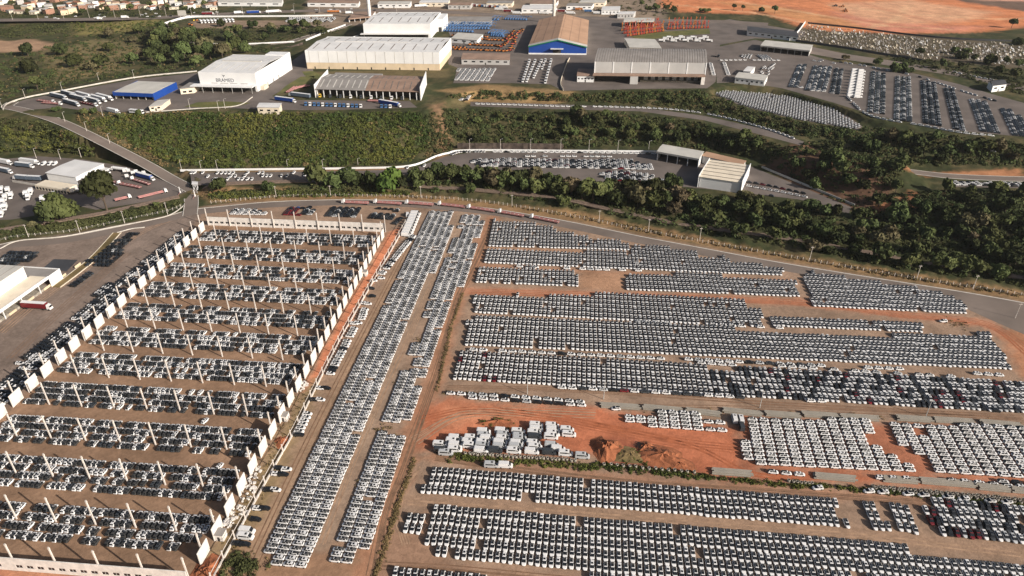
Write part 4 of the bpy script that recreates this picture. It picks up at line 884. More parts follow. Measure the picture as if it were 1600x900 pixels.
# 6 grey warehouse with dock
q = Quad((930, 96.5), (1104, 98.5), (938, 76), PL, 19, 'grey_warehouse', 'grey panelled warehouse with arched dark sheet roof and loading dock', 'warehouse')
Lq, Dq = q.L, q.D
for k in range(6): q.put('wall_panel', q.mb().box(k * Lq / 6 + .5, (k + 1) * Lq / 6 - .5, 0, .3, 8.5, 19), M['wall_grey']); q.put('pilaster', q.mb().box(k * Lq / 6 - .5, k * Lq / 6 + .5, -.3, .4, 8.5, 19.2), M['wall_white'])
q.put('pilaster', q.mb().box(Lq - .5, Lq + .5, -.3, .4, 0, 19.2), M['wall_white'])
q.walls(M['wall_grey'], 0, 19, .3, 'BLR'); q.put('dock_canopy', q.mb().box(-1, Lq, -8, -.31, 7.4, 8.4), M['roof_brown'])
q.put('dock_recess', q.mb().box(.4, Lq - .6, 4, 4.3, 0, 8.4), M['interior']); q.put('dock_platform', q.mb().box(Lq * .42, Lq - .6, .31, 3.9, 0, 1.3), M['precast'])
for k in range(8): q.put('dock_door', q.mb().box(Lq * .45 + k * 7, Lq * .45 + k * 7 + 4, 3.85, 3.98, 1.35, 5.2), M['wall_grey'])
q.put('stair_block', q.mb().box(Lq * .33, Lq * .40, -9, .0, 0, 7.3), M['wall_grey']); q.put('end_pier', q.mb().box(Lq - 3.5, Lq - .1, -8, -.35, 0, 7.3), M['panel'])
n = 7; rt = None; mb = q.mb()
for k in range(n):
    y0, y1 = Dq * k / n, Dq * (k + 1) / n; z0, z1 = 19 + 5 * math.sin(math.pi * k / n), 19 + 5 * math.sin(math.pi * (k + 1) / n)
    mb.hexa([(-.6, y0, z0), (Lq + .6, y0, z0), (Lq + .6, y1, z1), (-.6, y1, z1), (-.6, y0, z0 + .25), (Lq + .6, y0, z0 + .25), (Lq + .6, y1, z1 + .25), (-.6, y1, z1 + .25)])
rf = q.put('roof', mb, M['roof_grey'])
for s_ in range(44):
    mb = q.mb(); x = Lq * (s_ + .5) / 44
    for k in range(n):
        y0, y1 = Dq * k / n, Dq * (k + 1) / n; z0, z1 = 19.26 + 5 * math.sin(math.pi * k / n), 19.26 + 5 * math.sin(math.pi * (k + 1) / n)
        mb.hexa([(x - .22, y0, z0), (x + .22, y0, z0), (x + .22, y1, z1), (x - .22, y1, z1), (x - .22, y0, z0 + .16), (x + .22, y0, z0 + .16), (x + .22, y1, z1 + .16), (x - .22, y1, z1 + .16)])
    q.put('roof_rib', mb, M['rib'], rf)
for k in range(2):
    mb = q.mb(); x = 0.0 if k == 0 else Lq - .3
    for j in range(n):
        y0, y1 = Dq * j / n, Dq * (j + 1) / n; z0, z1 = 18.98 + 5 * math.sin(math.pi * j / n), 18.98 + 5 * math.sin(math.pi * (j + 1) / n)
        mb.hexa([(x, y0, 18.9), (x + .3, y0, 18.9), (x + .3, y1, 18.9), (x, y1, 18.9), (x, y0, z0), (x + .3, y0, z0), (x + .3, y1, z1), (x, y1, z1)])
    q.put('gable_end', mb, M['wall_grey'])
def simple(fl, fr, bl, z0, h, name, label, cat, mw, mr, rise=.8, nwin=3, group=None, door=True, openf=False, axis='x', over=.5, win=1.4):
    q = Quad(fl, fr, bl, z0, h, name, label, cat, group); q.walls(mw, 0, h, .3, 'BLR' if openf else 'FBLR')
    rf = q.gable(mr, h, rise, axis=axis, over=over)
    if openf:
        n = max(3, int(q.L / 7))
        for k in range(n + 1): q.put('pillar', q.mb().box(k * (q.L - .5) / n, k * (q.L - .5) / n + .5, 0, .5, 0, h - .02), mw)
        q.put('fascia', q.mb().box(-over, q.L + over, -over - .25, -over + .02, h - 1.2, h + .25), mr)
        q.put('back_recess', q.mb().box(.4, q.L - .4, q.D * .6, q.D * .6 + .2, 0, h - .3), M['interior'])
    else:
        w = q.L / max(1, nwin)
        for k in range(nwin): q.put('window', q.mb().box(k * w + w * .28, k * w + w * .72, -.06, -.005, h * .45, h * .45 + win), M['glass'])
        if door: q.put('door', q.mb().box(q.L * .5 - .6, q.L * .5 + .6, -.08, -.005, 0, 2.2), M['interior'])
    return q
simple((902, 118.5), (928, 119), (904, 107.5), PL, 6, 'dock_office', 'white two storey office with brown roof by the grey warehouse', 'building', M['wall_white'], M['roof_brown'], 1.2, 5)
simple((721, 92.5), (796, 93.5), (724, 83), PL, 5.5, 'low_building', 'low brown roofed building in front of the orange machines', 'building', M['wall_grey'], M['roof_brown'], .7, 6)
simple((402, 167.5), (436, 168), (406, 161), PL, 6, 'gatehouse', 'cream gatehouse with white roof above the green slope', 'building', M['cream'], M['roof_white'], .3, 3)
q = simple((178, 144), (238, 146.5), (216, 127), PL, 6, 'blue_canopy', 'fuel canopy with blue fascia beside the parked trailers', 'canopy', M['roof_pale'], M['roof_pale'], .5, openf=True)
for nm, bx in (('blue_fascia', (-.9, q.L + .9, -1.1, -.8, 3.2, 6.4)), ('blue_fascia', (q.L + .85, q.L + 1.15, -.8, q.D + .9, .0, 6.4)), ('blue_fascia', (-1.15, -.9, -.8, q.D + .9, 3.4, 6.4))): q.put(nm, q.mb().box(*bx), M['wall_blue'])
simple((233, 167), (252, 165), (247, 157), PL, 4, 'depot_hut', 'small pale hut beside the blue canopy', 'building', M['cream'], M['roof_pale'], .3, 2)
# truck shed in the lower yard
q = simple((72, 270), (118, 277), (117, 250), 1.0, 9, 'truck_shed', 'white roofed truck shed in the lower truck yard', 'shed', M['wall_white'], M['roof_white'], .6, openf=False, nwin=0, door=False)
q.put('lean_to', q.mb().box(-2, q.L * .98, -11, -.8, 0, 3.6), M['cream']); 
for k in range(11): q.put('opening', q.mb().box(k * 2.9 - 1, k * 2.9 + .9, -11.08, -11.004, .4, 2.4), M['interior'])
q.put('side_canopy', q.mb().box(q.L + .6, q.L + 7, q.D * .15, q.D * .95, 6.6, 7.1), M['roof_white']); q.put('gable_face', q.mb().box(q.L - .01, q.L + .25, .2, q.D, .1, 6.0), M['interior'])
tag(strip_mb(path3([(20, 284.5), (60, 291), (100, 297), (136, 302)], 1.0), -.2, .2, .05, 1.5).build('yard_wall', M['kerb']), 'low cream wall in front of the truck shed', 'wall')
# terrace sheds
simple((1027.5, 236.5), (1092, 248), (1036, 226), TERR, 7.5, 'workshop', 'cream roofed workshop with open bays on the terrace', 'shed', M['wall_white'], M['roof_pale'], .7, openf=True)
q = simple((1094, 276), (1158, 285.5), (1110, 250), TERR, 8, 'workshop', 'ribbed cream roof workshop standing above the tree belt', 'shed', M['wall_white'], M['cream'], .8, nwin=0, door=False)
q.rf = ('x', 8.2, .8, -.5, q.L + .5, -.5, q.D + .5)
for k in range(5):
    y = q.D * (k + .6) / 5.4; zz = q.rz(0, y) + .02; q.put('roof_batten', q.mb().box(-.3, q.L + .3, y - .25, y + .25, zz, zz + .22), M['rib'])
q.put('parapet', q.mb().box(q.L + .55, q.L + .95, -1, q.D + .6, 0, 9.6), M['wall_white']); q.put('parapet', q.mb().box(-1, -.6, -1, q.D + .6, 0, 9.4), M['wall_white'])
simple((1098, 243.5), (1160, 258), (1104, 237.5), TERR, 6, 'store_roof', 'low tan roofed store linking the two terrace workshops', 'shed', M['wall_grey'], M['roof_tan'], .3, 0, door=False)
# right plateau
simple((1189, 71), (1265, 79), (1196, 63), PL, 6.5, 'open_shed', 'pale roofed open shed before the burial ground', 'shed', M['wall_grey'], M['roof_pale'], .6, openf=True)
simple((1168, 48.5), (1247, 57.5), (1168, 41), PL, 5.5, 'dark_shed', 'long charcoal roofed shed next to the burial ground wall', 'shed', M['wall_white'], M['roof_dark'], .4, 8)
simple((1149, 121), (1195, 126), (1155, 113), PL, 5.5, 'lot_office', 'white office with pale roof between vans and car lot', 'building', M['wall_white'], M['roof_pale'], .6, 6)
simple((1162, 111), (1173, 112), (1169, 104), PL, 5, 'lot_annexe', 'small white annexe behind the lot office', 'building', M['wall_white'], M['roof_white'], .4, 2)
simple((1552, 134), (1573, 131.5), (1545, 127), PL, 6, 'roadside_house', 'white house with dark roof among the roadside trees', 'house', M['wall_white'], M['roof_dark'], 1.6, 2)
simple((975, 33), (1022, 33), (976, 28), PL, 8, 'cream_shed', 'cream walled shed behind the red cranes', 'shed', M['cream'], M['roof_pale'], .4, openf=True)
simple((984, 74), (1033, 75.5), (976, 60), PL, 6, 'pale_shed', 'pale sheet roofed shed behind the grey warehouse', 'shed', M['cream'], M['roof_pale'], .8, 0, door=False)
simple((700, 33), (768, 33), (703, 26), PL, 6, 'lift_shed', 'grey roofed shed behind the blue boom lifts', 'shed', M['wall_grey'], M['roof_grey'], .4, 5)
simple((705, 60), (745, 63), (716, 51), PL, 5, 'link_building', 'flat pale link building between the white warehouses', 'building', M['wall_white'], M['roof_pale'], .2, 3)
simple((545, 29), (580, 26), (553, 20), PL, 5, 'fuel_station', 'white flat roofed fuel station canopy by the highway', 'canopy', M['wall_white'], M['roof_brown'], .2, openf=True)
for i, (a, b_, c, l) in enumerate([((828, 6), (868, 6), (834, 0), 'brown roofed depot office at the top edge'), ((340, 3), (440, 3.5), (345, -3), 'long pale roofed hall beyond the highway'), ((815, 14), (868, 14), (818, 8), 'long white store behind the depot lorries'), ((940, 16), (968, 16), (942, 10), 'white store near the bare orange ground')]):
    simple(a, b_, c, PL, 6, 'depot_building', l, 'building', M['wall_white'], [M['roof_brown'], M['roof_pale'], M['roof_white'], M['roof_white']][i], .6, 5)
for i, (a, b_, l) in enumerate([((590, 6), (640, 6), 'pale hall west of the roundabout at the top edge'), ((655, 4), (700, 4), 'white hall by the roundabout at the top edge'), ((700, 8), (735, 8), 'cream shed beside the roundabout'), ((885, 9), (925, 9), 'white roofed store before the orange ground trees'), ((905, 4), (945, 4), 'brown roofed store at the top edge'), ((965, 22), (990, 22), 'small white store beside the highway bend'), ((480, 4), (560, 5), 'long white hall near the white water tower'), ((760, 5), (800, 5), 'grey roofed garage in the top depot')]):
    simple(a, b_, (a[0] + 4, a[1] - 4), PL, 6, 'depot_building', l, 'building', [M['wall_white'], M['cream'], M['wall_grey']][i % 3], [M['roof_pale'], M['roof_white'], M['roof_brown'], M['roof_grey']][i % 4], .6, 5)
# white warehouse cut by the left edge of the yard
fr, br = np.array(G(-2, 442, 13)), np.array(G(36, 417, 13)); u = (br - fr) / np.linalg.norm(br - fr); nl = np.array([-u[1], u[0]])
root = empty('dock_warehouse', (fr[0], fr[1], 0), 0, 'white warehouse with flat dock canopy at the left edge', 'warehouse')
fnw = lambda x, y, z: (nl[0] * x + u[0] * y, nl[1] * x + u[1] * y, z)
Lw = float(np.linalg.norm(br - fr)); S0 = -95
MB(fnw).box(0, 70, S0, Lw, 0, 13).build('wall', M['wall_white'], root); rw = MB(fnw).box(-.2, 70, S0, Lw + .2, 13.0, 13.35).build('roof', M['roof_pale'], root)
for k in range(9): MB(fnw).box(4 + k * 6, 4.3 + k * 6, S0, Lw, 13.36, 13.5).build('roof_seam', M['roof_grey'], rw)
cw = 10.5
MB(fnw).box(-cw, -.02, S0, Lw + 2, 5.6, 6.3).build('dock_canopy', M['cream'], root); MB(fnw).box(-cw - .35, -cw - .01, S0, Lw + 2, 5.0, 6.7).build('canopy_fascia', M['wall_white'], root)
MB(fnw).box(-cw - .3, 22, Lw + 2.02, Lw + 11, 5.4, 6.1).build('flat_roof', M['roof_grey'], root); MB(fnw).box(-cw - .6, -cw - .31, Lw + 2.02, Lw + 11.4, .0, 6.6).build('end_wall', M['wall_white'], root)
MB(fnw).box(-cw - .3, 22, Lw + 11.02, Lw + 11.4, 0, 6.6).build('end_wall', M['wall_white'], root)
MB(fnw).box(-cw + .6, -.03, S0, Lw + 1, 0, 1.3).build('dock_platform', M['precast'], root)
for k in range(11): MB(fnw).box(-cw + .2, -cw + .55, S0 + 6 + k * 13, S0 + 11 + k * 13, .2, 1.5).build('dock_leveller', M['beige'], root)
for k in range(10): MB(fnw).box(-cw + .1, -cw + .5, S0 + 3 + k * 13, S0 + 3.4 + k * 13, 0, 5.58).build('canopy_post', M['wall_white'], root)
# planter kerbs between the road and the black cars
pk = path3([(88, 449), (120, 425), (150, 400), (183, 364)], 0); o = strip_mb(pk, -2.2, 2.2, .02, .25).build('planting_strip', M['shrub_dry']); tag(o, kind='structure'); strip_mb(pk, 2.2, 2.7, .02, .35).build('kerb', M['cream'], o); strip_mb(pk, -2.7, -2.2, .02, .35).build('kerb', M['cream'], o)
tag(strip_mb(path3([(183, 364), (205, 358), (226, 355.5)]), -.3, .3, 0, .5).build('kerb_wall', M['kerb']), 'short white kerb wall beside the black cars', 'wall')
sheet('tar_patch', [(66, 420), (84, 405), (122, 406), (104, 424)], 0, M['roof_dark'], .07)
# boundary and retaining walls
def lowwall(pts, z, h, m, name, label, t=.3): tag(strip_mb(path3(pts, z), -t / 2, t / 2, -.3, h + .3).build(name, m), label, 'wall')
lowwall([(282, 267.5), (400, 266), (560, 264), (640, 260.5), (680, 246), (700, 240.5), (735, 236), (900, 237), (1030, 238)], TERR, 1.5, M['wall_white'], 'boundary_wall', 'long white wall at the foot of the green slope')
lowwall([(258, 38), (280, 31), (300, 27.5), (330, 27)], PL, 2.6, M['wall_white'], 'boundary_wall', 'curved white wall at the machine yard corner')
lowwall([(330, 27), (400, 26.5), (470, 26), (520, 25)], PL, 2.2, M['wall_white'], 'boundary_wall', 'white wall between the highway and the machine yard')
lowwall([(326, 69.5), (360, 70), (400, 69), (460, 66)], PL, 1.6, M['wall_white'], 'boundary_wall', 'white parapet below the wooded loop road')
lowwall([(540, 40), (505, 53), (478, 64)], PL, 2, M['wall_white'], 'boundary_wall', 'white parapet beside the fuel station ramp')
lowwall([(5, 172), (12, 163), (42, 153), (100, 142), (210, 122), (308, 112)], PL, 1.2, M['kerb'], 'boundary_wall', 'pale kerb wall around the trailer yard')
lowwall([(228, 176), (310, 170), (370, 166), (395, 152)], PL, .8, M['kerb'], 'boundary_wall', 'pale kerb wall below the lettered warehouse lawn')
lowwall([(1233, 64), (1246, 52), (1258, 36)], PL, 3, M['wall_white'], 'boundary_wall', 'white end wall of the burial ground')
lowwall([(1262, 37), (1340, 45), (1420, 55), (1500, 62), (1600, 66)], PL, 2.2, M['roof_dark'], 'boundary_wall', 'dark wall between burial ground and orange earth')
lowwall([(1243, 65), (1320, 76), (1380, 86), (1440, 96)], PL, 2.5, M['roof_dark'], 'boundary_wall', 'dark wall between burial ground and the lane')
lowwall([(880, 142), (876, 130), (884, 104), (890, 92)], PL, 1.8, M['cream'], 'boundary_wall', 'cream wall between white lorries and the dock office')
lowwall([(1190, 262), (1250, 287), (1335, 322)], TERR, 1.5, M['roof_pale'], 'boundary_wall', 'grey wall along the shaded lane above the trees')
lowwall([(560, 57), (549, 61), (543, 66)], PL, 2, M['wall_white'], 'boundary_wall', 'short white wall beside the dock canopy')
def retain(pts, h, label):
    p = path3([(a, b_, c) for a, b_, c in pts]); root = empty('retaining_wall', tuple(p[0]), 0, label, 'wall'); pl = [q_ - p[0] for q_ in p]
    strip_mb(pl, -.5, .5, -2, h + 2).build('wall_face', M['darkwall'], root)
    for k in range(2, len(pl) - 1, 3): MB().box(-.3, .3, -.8, .8, -1, h + .2).build('buttress', M['darkwall'], root, tuple(pl[k]))
retain([(715, 233, TERR), (800, 233, TERR), (880, 234, TERR)], 5.0, 'dark retaining wall above the terrace car park')
retain([(425, 83, 17), (455, 80, 19), (474, 74, 21)], 6, 'dark retaining wall behind the lettered warehouse')
# houses of the town beyond the highway
hb = []
random.seed(21)
for k in range(200):
    px, py = random.uniform(-10, 335), random.uniform(-9, 23)
    if px > 120 and py > 15: py -= 8
    if any(abs(px - a) < 8 and abs(py - b_) < 2.6 for a, b_ in hb): continue
    hb.append((px, py))
hb.sort()
HC = [('white', M['wall_white']), ('cream', M['cream']), ('brick', M['brick']), ('grey', M['wall_grey']), ('beige', M['beige'])]; HR = [('tiled', M['tile']), ('pale', M['roof_pale']), ('grey', M['roof_grey']), ('brown', M['roof_brown'])]
for k, (px, py) in enumerate(hb):
    x, y = G(px, py, PL); w, d, h = random.uniform(8, 15), random.uniform(8, 13), random.choice([3.6, 4, 6.6, 7]); cn, cm = random.choice(HC); rn, rm = random.choice(HR)
    root = empty('house', (x, y, PL), random.uniform(-1.2, 1.2), f'{cn} house with {rn} roof, {nth(k + 1)} from the left beyond the highway', 'house', 'houses beyond the highway')
    MB().box(-w / 2, w / 2, -d / 2, d / 2, 0, h).build('wall', cm, root); r = 1.4 if rn != 'grey' else .4
    mb = MB(); mb.hexa([(-w / 2 - .4, -d / 2 - .4, h), (w / 2 + .4, -d / 2 - .4, h), (w / 2 + .4, 0, h + r), (-w / 2 - .4, 0, h + r), (-w / 2 - .4, -d / 2 - .4, h + .2), (w / 2 + .4, -d / 2 - .4, h + .2), (w / 2 + .4, 0, h + r + .2), (-w / 2 - .4, 0, h + r + .2)]); mb.hexa([(-w / 2 - .4, 0, h + r), (w / 2 + .4, 0, h + r), (w / 2 + .4, d / 2 + .4, h), (-w / 2 - .4, d / 2 + .4, h), (-w / 2 - .4, 0, h + r + .2), (w / 2 + .4, 0, h + r + .2), (w / 2 + .4, d / 2 + .4, h + .2), (-w / 2 - .4, d / 2 + .4, h + .2)]); mb.build('roof', rm, root)
    for s_ in range(2): MB().box(-w / 4 - .7 + s_ * w / 2, -w / 4 + .7 + s_ * w / 2, -d / 2 - .05, -d / 2 - .01, 1.2, 2.5).build('window', M['glass'], root)
# ------------------------------------------------------------------ vans, lorries, buses, machines
def wheels(mb, xs, ys, r=.45, w=.3, mi=1):
    for y in ys:
        for sx in (-1, 1): mb.cyl((sx * (xs - w), y, r), (sx * xs, y, r), r, r, 8, mi)
    return mb
def van_parts(L_=5.6, W=1.95, Hh=2.35, paint='white'):
    """nose +Y"""
    y0, y1 = -L_ / 2, L_ / 2; w = W / 2; b_ = MB()
    S = [(y0, w * .96, .35, Hh - .1), (y0 + .3, w, .3, Hh), (y1 - 1.75, w, .3, Hh), (y1 - 1.55, w, .3, Hh - .08)]
    R = [[(-a, y, c), (-a, y, (c + d) / 2), (-a * .88, y, d), (a * .88, y, d), (a, y, (c + d) / 2), (a, y, c)] for y, a, c, d in S]
    N_ = [(y1 - .75, w, .3, 1.32), (y1 - .12, w * .92, .32, 1.12), (y1, w * .7, .4, .85)]
    R2 = [[(-a, y, c), (-a, y, (c + d) / 2), (-a * .9, y, d), (a * .9, y, d), (a, y, (c + d) / 2), (a, y, c)] for y, a, c, d in N_]
    RR = R + R2
    for k in range(len(RR) - 1):
        for q in range(5):
            if k == 3 and q == 2: continue
            b_.face([RR[k][q], RR[k][q + 1], RR[k + 1][q + 1], RR[k + 1][q]], 0)
    b_.face(RR[0][::-1], 0); b_.face(RR[-1], 0); wheels(b_, w + .01, (y0 + 1.0, y1 - 1.0), .34, .22)
    ws = MB().face([RR[3][2], RR[3][3], RR[4][3], RR[4][2]], 0)
    sw = MB()
    for sx in (-1, 1): sw.face([(sx * (w + .015), y1 - 1.75, 1.45), (sx * (w + .015), y1 - .95, 1.4), (sx * (w * .96 + .015), y1 - 1.5, 2.0), (sx * (w * .96 + .015), y1 - 1.8, 2.0)][::sx], 0)
    rw = MB()
    for sx in (-1, 1): rw.face([(sx * (w + .015), y0 + .6, 1.5), (sx * (w + .015), y1 - 2.0, 1.5), (sx * (w * .95 + .015), y1 - 2.0, 2.05), (sx * (w * .95 + .015), y0 + .6, 2.05)][::sx], 0)
    hatch = MB().box(-.42, .42, y1 - 2.9, y1 - 2.2, Hh + .005, Hh + .06)
    return b_.data('van_body', [M[paint], M['tyre']]), ws.data('windscreen', [M['glass']]), sw.data('cab_window', [M['glass']]), rw.data('side_window', [M['glass']]), hatch.data('roof_hatch', [M['film']])
VP = {(p): van_parts(paint=p) for p in ('white', 'dark', 'silver')}
def head(a, b_): return math.atan2(-(b_[0] - a[0]), b_[1] - a[1])
def van(px, py, z, ang, paint, label, win=True, group='white vans', s=1.0):
    x, y = G(px, py, z); m_ = VP[paint]; r = inst('delivery_van', m_[0], None, (x, y, z + .03), ang, (s, s, s)); tag(r, label, 'van', group)
    inst('windscreen', m_[1], r); inst('cab_window', m_[2], r)
    if win: inst('side_window', m_[3], r); inst('roof_hatch', m_[4], r)
    return r
# cluster of vans on the red earth: rows of nose-to-tail pairs
cl = [(688, 694, 'white', 1), (690, 703, 'dark', 1), (697, 707, 'silver', 1), (712, 684, 'white', 0), (708, 689, 'white', 1), (712, 695, 'white', 0), (711, 702, 'white', 1), (737, 684, 'white', 1), (733, 690, 'white', 1), (735, 696, 'white', 1), (756, 674, 'white', 0), (757, 680, 'silver', 1), (761, 684, 'white', 0), (755, 691, 'white', 1), (754, 696, 'silver', 1), (752, 703, 'white', 0), (784, 673, 'white', 0), (787, 679, 'silver', 1), (786, 685, 'white', 1), (782, 691, 'white', 0), (781, 697, 'silver', 0), (774, 703, 'dark', 0), (810, 674, 'white', 1), (812, 681, 'silver', 1), (812, 686, 'silver', 1), (808, 692, 'white', 0), (806, 697, 'silver', 0), (803, 704, 'white', 1), (838, 664, 'white', 1), (838, 670, 'white', 0), (835, 676, 'white', 1), (836, 682, 'dark', 0), (863, 665, 'white', 1), (864, 671, 'white', 0), (864, 677, 'white', 1), (861, 682, 'white', 1), (886, 671, 'white', 1), (889, 678, 'white', 1), (834, 692, 'white', 1), (836, 698, 'white', 1), (831, 705, 'white', 0), (862, 695, 'silver', 0), (872, 701, 'white', 0), (858, 706, 'dark', 0), (884, 708, 'white', 1), (910, 712, 'silver', 1)]
srt = sorted(cl, key=lambda c: (round(c[1] / 6.5), c[0])); rows = {}
for c in srt: rows.setdefault(round(c[1] / 6.5), []).append(c)
for rn, key in enumerate(sorted(rows, reverse=True)):
    for n, (px, py, p, wn_) in enumerate(rows[key]):
        van(px, py + 3, 0, -math.pi / 2 - .09, p, f'{p} van, {nth(n + 1)} from left in {nth(rn + 1)} rank of the red earth cluster', wn_, 'vans standing on the red earth', 1.03)
van(768, 729, 0, -math.pi / 2 - .06, 'silver', 'silver van alone on the track below the shrubs', True); van(790, 729.5, 0, -math.pi / 2 - .06, 'white', 'white panel van behind the silver one below the shrubs', False)
van(387, 832, 0, -math.pi / 2 - .12, 'white', 'white panel van by the cream fence, farther of two', False); van(385, 841, 0, -math.pi / 2 - .12, 'white', 'white windowed van by the cream fence, nearer of two', True)
van(1147, 656, 0, -.1, 'white', 'white van at the west end of the precast beams, left of two'); van(1157, 657, 0, -.1, 'white', 'white van at the west end of the precast beams, beside another'); van(1158, 668, 0, -.1, 'dark', 'dark van behind the two white vans by the beams')
for k in range(9):
    van(650 - k * 1.75, 336 + k * 4.1, 0, -math.pi / 2 - .09, 'white', f'white minibus, {nth(k + 1)} from the far end of the rank beside the black cars', False, 'minibuses ranked beside the black cars', 1.25)
van(637, 337, 0, .1, 'white', 'white pickup van parked beside the minibus rank', False)
# van and lorry columns on the plateau
n = 0
for a, b_, cnt in (((827, 97), (817, 128), 9), ((836, 97), (823, 128), 9), ((846, 97), (834, 122), 8), ((861, 96), (852, 130), 9), ((852, 96), (847, 108), 3)):
    for k in range(cnt):
        t = k / (cnt - 1); n += 1
        van(a[0] + (b_[0] - a[0]) * t, a[1] + (b_[1] - a[1]) * t, PL, math.pi - .1, 'white', f'white van, {nth(k + 1)} from the far end in column {["one","two","three","four","five"][[827,836,846,861,852].index(a[0])]} below the blue hall', False, 'vans below the blue hall', 1.15)
for c, (a, b_) in enumerate((((1336, 112), (1329, 152)), ((1346, 113), (1340, 153)))):
    for k in range(10):
        t = k / 9; van(a[0] + (b_[0] - a[0]) * t, a[1] + (b_[1] - a[1]) * t, PL, -math.pi / 2, 'white', f'white minibus, {nth(k + 1)} from the back in the {["west","east"][c]} file of the dark car lot', False, 'minibuses in the dark car lot', 1.35)
# lorries ------------------------------------------------------------
AXLE = MB().cyl((-1.24, 0, .5), (1.24, 0, .5), .5, .5, 8).data('axle', [M['tyre']])
def wheelset(root, ys):
    for y in ys: inst('wheel_axle', AXLE, root, (0, y, 0))
def truck(front, rear, z, kind, label, cabm='white', loadm='wall_white', group=None, name=None):
    """front, rear: survey points; kind box, flat, tank, cab, bus"""
    a, b_ = np.array(G(*front, z)), np.array(G(*rear, z)); L_ = float(np.linalg.norm(a - b_)); ang = head(b_, a)
    L_ = min(max(L_, 6.5 if kind != 'cab' else 5.5), 24)
    nm = name or {'box': 'semi_trailer_truck', 'flat': 'flatbed_truck', 'tank': 'tanker_truck', 'cab': 'tractor_unit', 'bus': 'coach', 'trailer': 'box_trailer', 'deck': 'flatbed_trailer'}[kind]
    root = empty(nm, (a[0], a[1], z + .03), ang, label, 'bus' if kind == 'bus' else ('trailer' if kind in ('trailer', 'deck') else 'truck'), group)
    if kind == 'bus':
        MB().box(-1.25, 1.25, -L_, 0, .45, 3.3).build('body', M[loadm], root); MB().box(-1.27, 1.27, -L_ + .4, -.3, 1.7, 2.6).build('window_band', M['glass'], root); MB().box(-1.15, 1.15, .005, .05, 1.4, 2.7).build('windscreen', M['glass'], root)
        wheelset(root, (-2.2, -L_ + 2.6)); return root
    y = 0.0
    if kind not in ('trailer', 'deck'):
        c = MB(); c.hexa([(-1.2, -2.1, .7), (1.2, -2.1, .7), (1.15, 0, .6), (-1.15, 0, .6), (-1.15, -2.0, 3.3), (1.15, -2.0, 3.3), (1.0, -.45, 2.9), (-1.0, -.45, 2.9)]); c.build('cab', M[cabm], root)
        MB().face([(1.02, -.17, 1.75), (-1.02, -.17, 1.75), (-.96, -.40, 2.75), (.96, -.40, 2.75)]).build('windscreen', M['glass'], root)
        MB().box(-1.1, 1.1, -L_ if kind == 'cab' else -5.2, -.2, .62, .95).build('chassis', M['film'], root); wheelset(root, (-1.1, -4.2)); y = -2.7
    if kind in ('box', 'trailer'):
        MB().box(-1.28, 1.28, -L_, y, 1.15, 3.95).build('trailer_box', M[loadm], root); MB().box(-1.22, 1.22, -L_ + .1, y - .1, 3.952, 4.02).build('trailer_roof', M['wall_white'], root)
    elif kind in ('flat', 'deck'):
        d = MB().box(-1.28, 1.28, -L_, y, .95, 1.2); d.box(-1.28, -1.12, -L_, y, 1.2, 1.75); d.box(1.12, 1.28, -L_, y, 1.2, 1.75); d.build('deck', M[loadm], root)
        for k in range(5): MB().box(-1.1, 1.1, -L_ + .8 + k * (L_ + y - 1.5) / 5, -L_ + 1.1 + k * (L_ + y - 1.5) / 5, 1.21, 1.32).build('deck_rung', M['roof_pale'], root)
    elif kind == 'tank': MB().cyl((0, -L_, 2.35), (0, y, 2.35), 1.2, 1.2, 12).build('tank', M[loadm], root)
    if kind not in ('cab',): wheelset(root, (-L_ + 1.2, -L_ + 2.5))
    return root
for k, (px, py) in enumerate([(534, 318.5), (584, 318.5), (633, 319.5), (684, 321.5), (730, 326.5), (778, 333.5), (828, 341.5)]):
    q = [(576, 320), (627, 321), (677, 322.5), (727, 326), (773, 332.5), (818, 340), (873, 350)][k]
    truck((px, py - 1), (q[0], q[1] - .5), 0, 'flat', f'car carrier lorry with white cab on the perimeter road, {nth(k + 1)} from the left', 'white', 'trailer_red', 'car carriers queued on the perimeter road')
truck((82, 484), (37, 481), 0, 'box', 'red semi trailer lorry with white cab at the dock', 'white', 'red')
G1 = 'lorries in the lower truck yard'
for k, (f, r, kd, lm, lb) in enumerate([((19, 272), (-6, 267), 'box', 'trailer_dark', 'dark curtain sided lorry at the west edge of the truck yard'), ((19, 258.5), (-5, 254), 'box', 'wall_white', 'white lorry behind the dark one at the west edge'), ((53, 263), (26, 260), 'box', 'trailer_dark', 'dark curtain sided lorry nearest the three small vans'), ((62, 258), (33, 254), 'box', 'wall_white', 'white lorry beside the three small vans'), ((22, 280), (44, 282), 'box', 'trailer_dark', 'first half of the double dark trailer before the truck shed'), ((66, 283), (45, 282), 'trailer', 'trailer_dark', 'second half of the double dark trailer before the truck shed'), ((172, 272), (148, 269), 'box', 'trailer_dark', 'dark lorry under the truck shed side canopy'), ((174, 266), (199, 269), 'tank', 'wall_white', 'white tanker behind the row of tractor units'), ((241, 283), (215, 276), 'box', 'wall_blue', 'blue sided lorry nearest the junction'), ((205, 281), (234, 290), 'flat', 'trailer_red', 'pink decked carrier beside the blue sided lorry'), ((184, 288), (220, 295), 'flat', 'trailer_red', 'pink decked carrier in the middle of the truck yard'), ((262, 300), (217, 311), 'flat', 'trailer_red', 'pink decked carrier beside the railway nearest the gate'), ((206, 309), (180, 315), 'flat', 'trailer_red', 'pink decked carrier beside the railway by the big tree'), ((165, 284), (192, 289), 'flat', 'trailer_red', 'carrier parked close to the big tree')]):
    truck(f, r, 1.0, kd, lb, 'white', lm, G1)
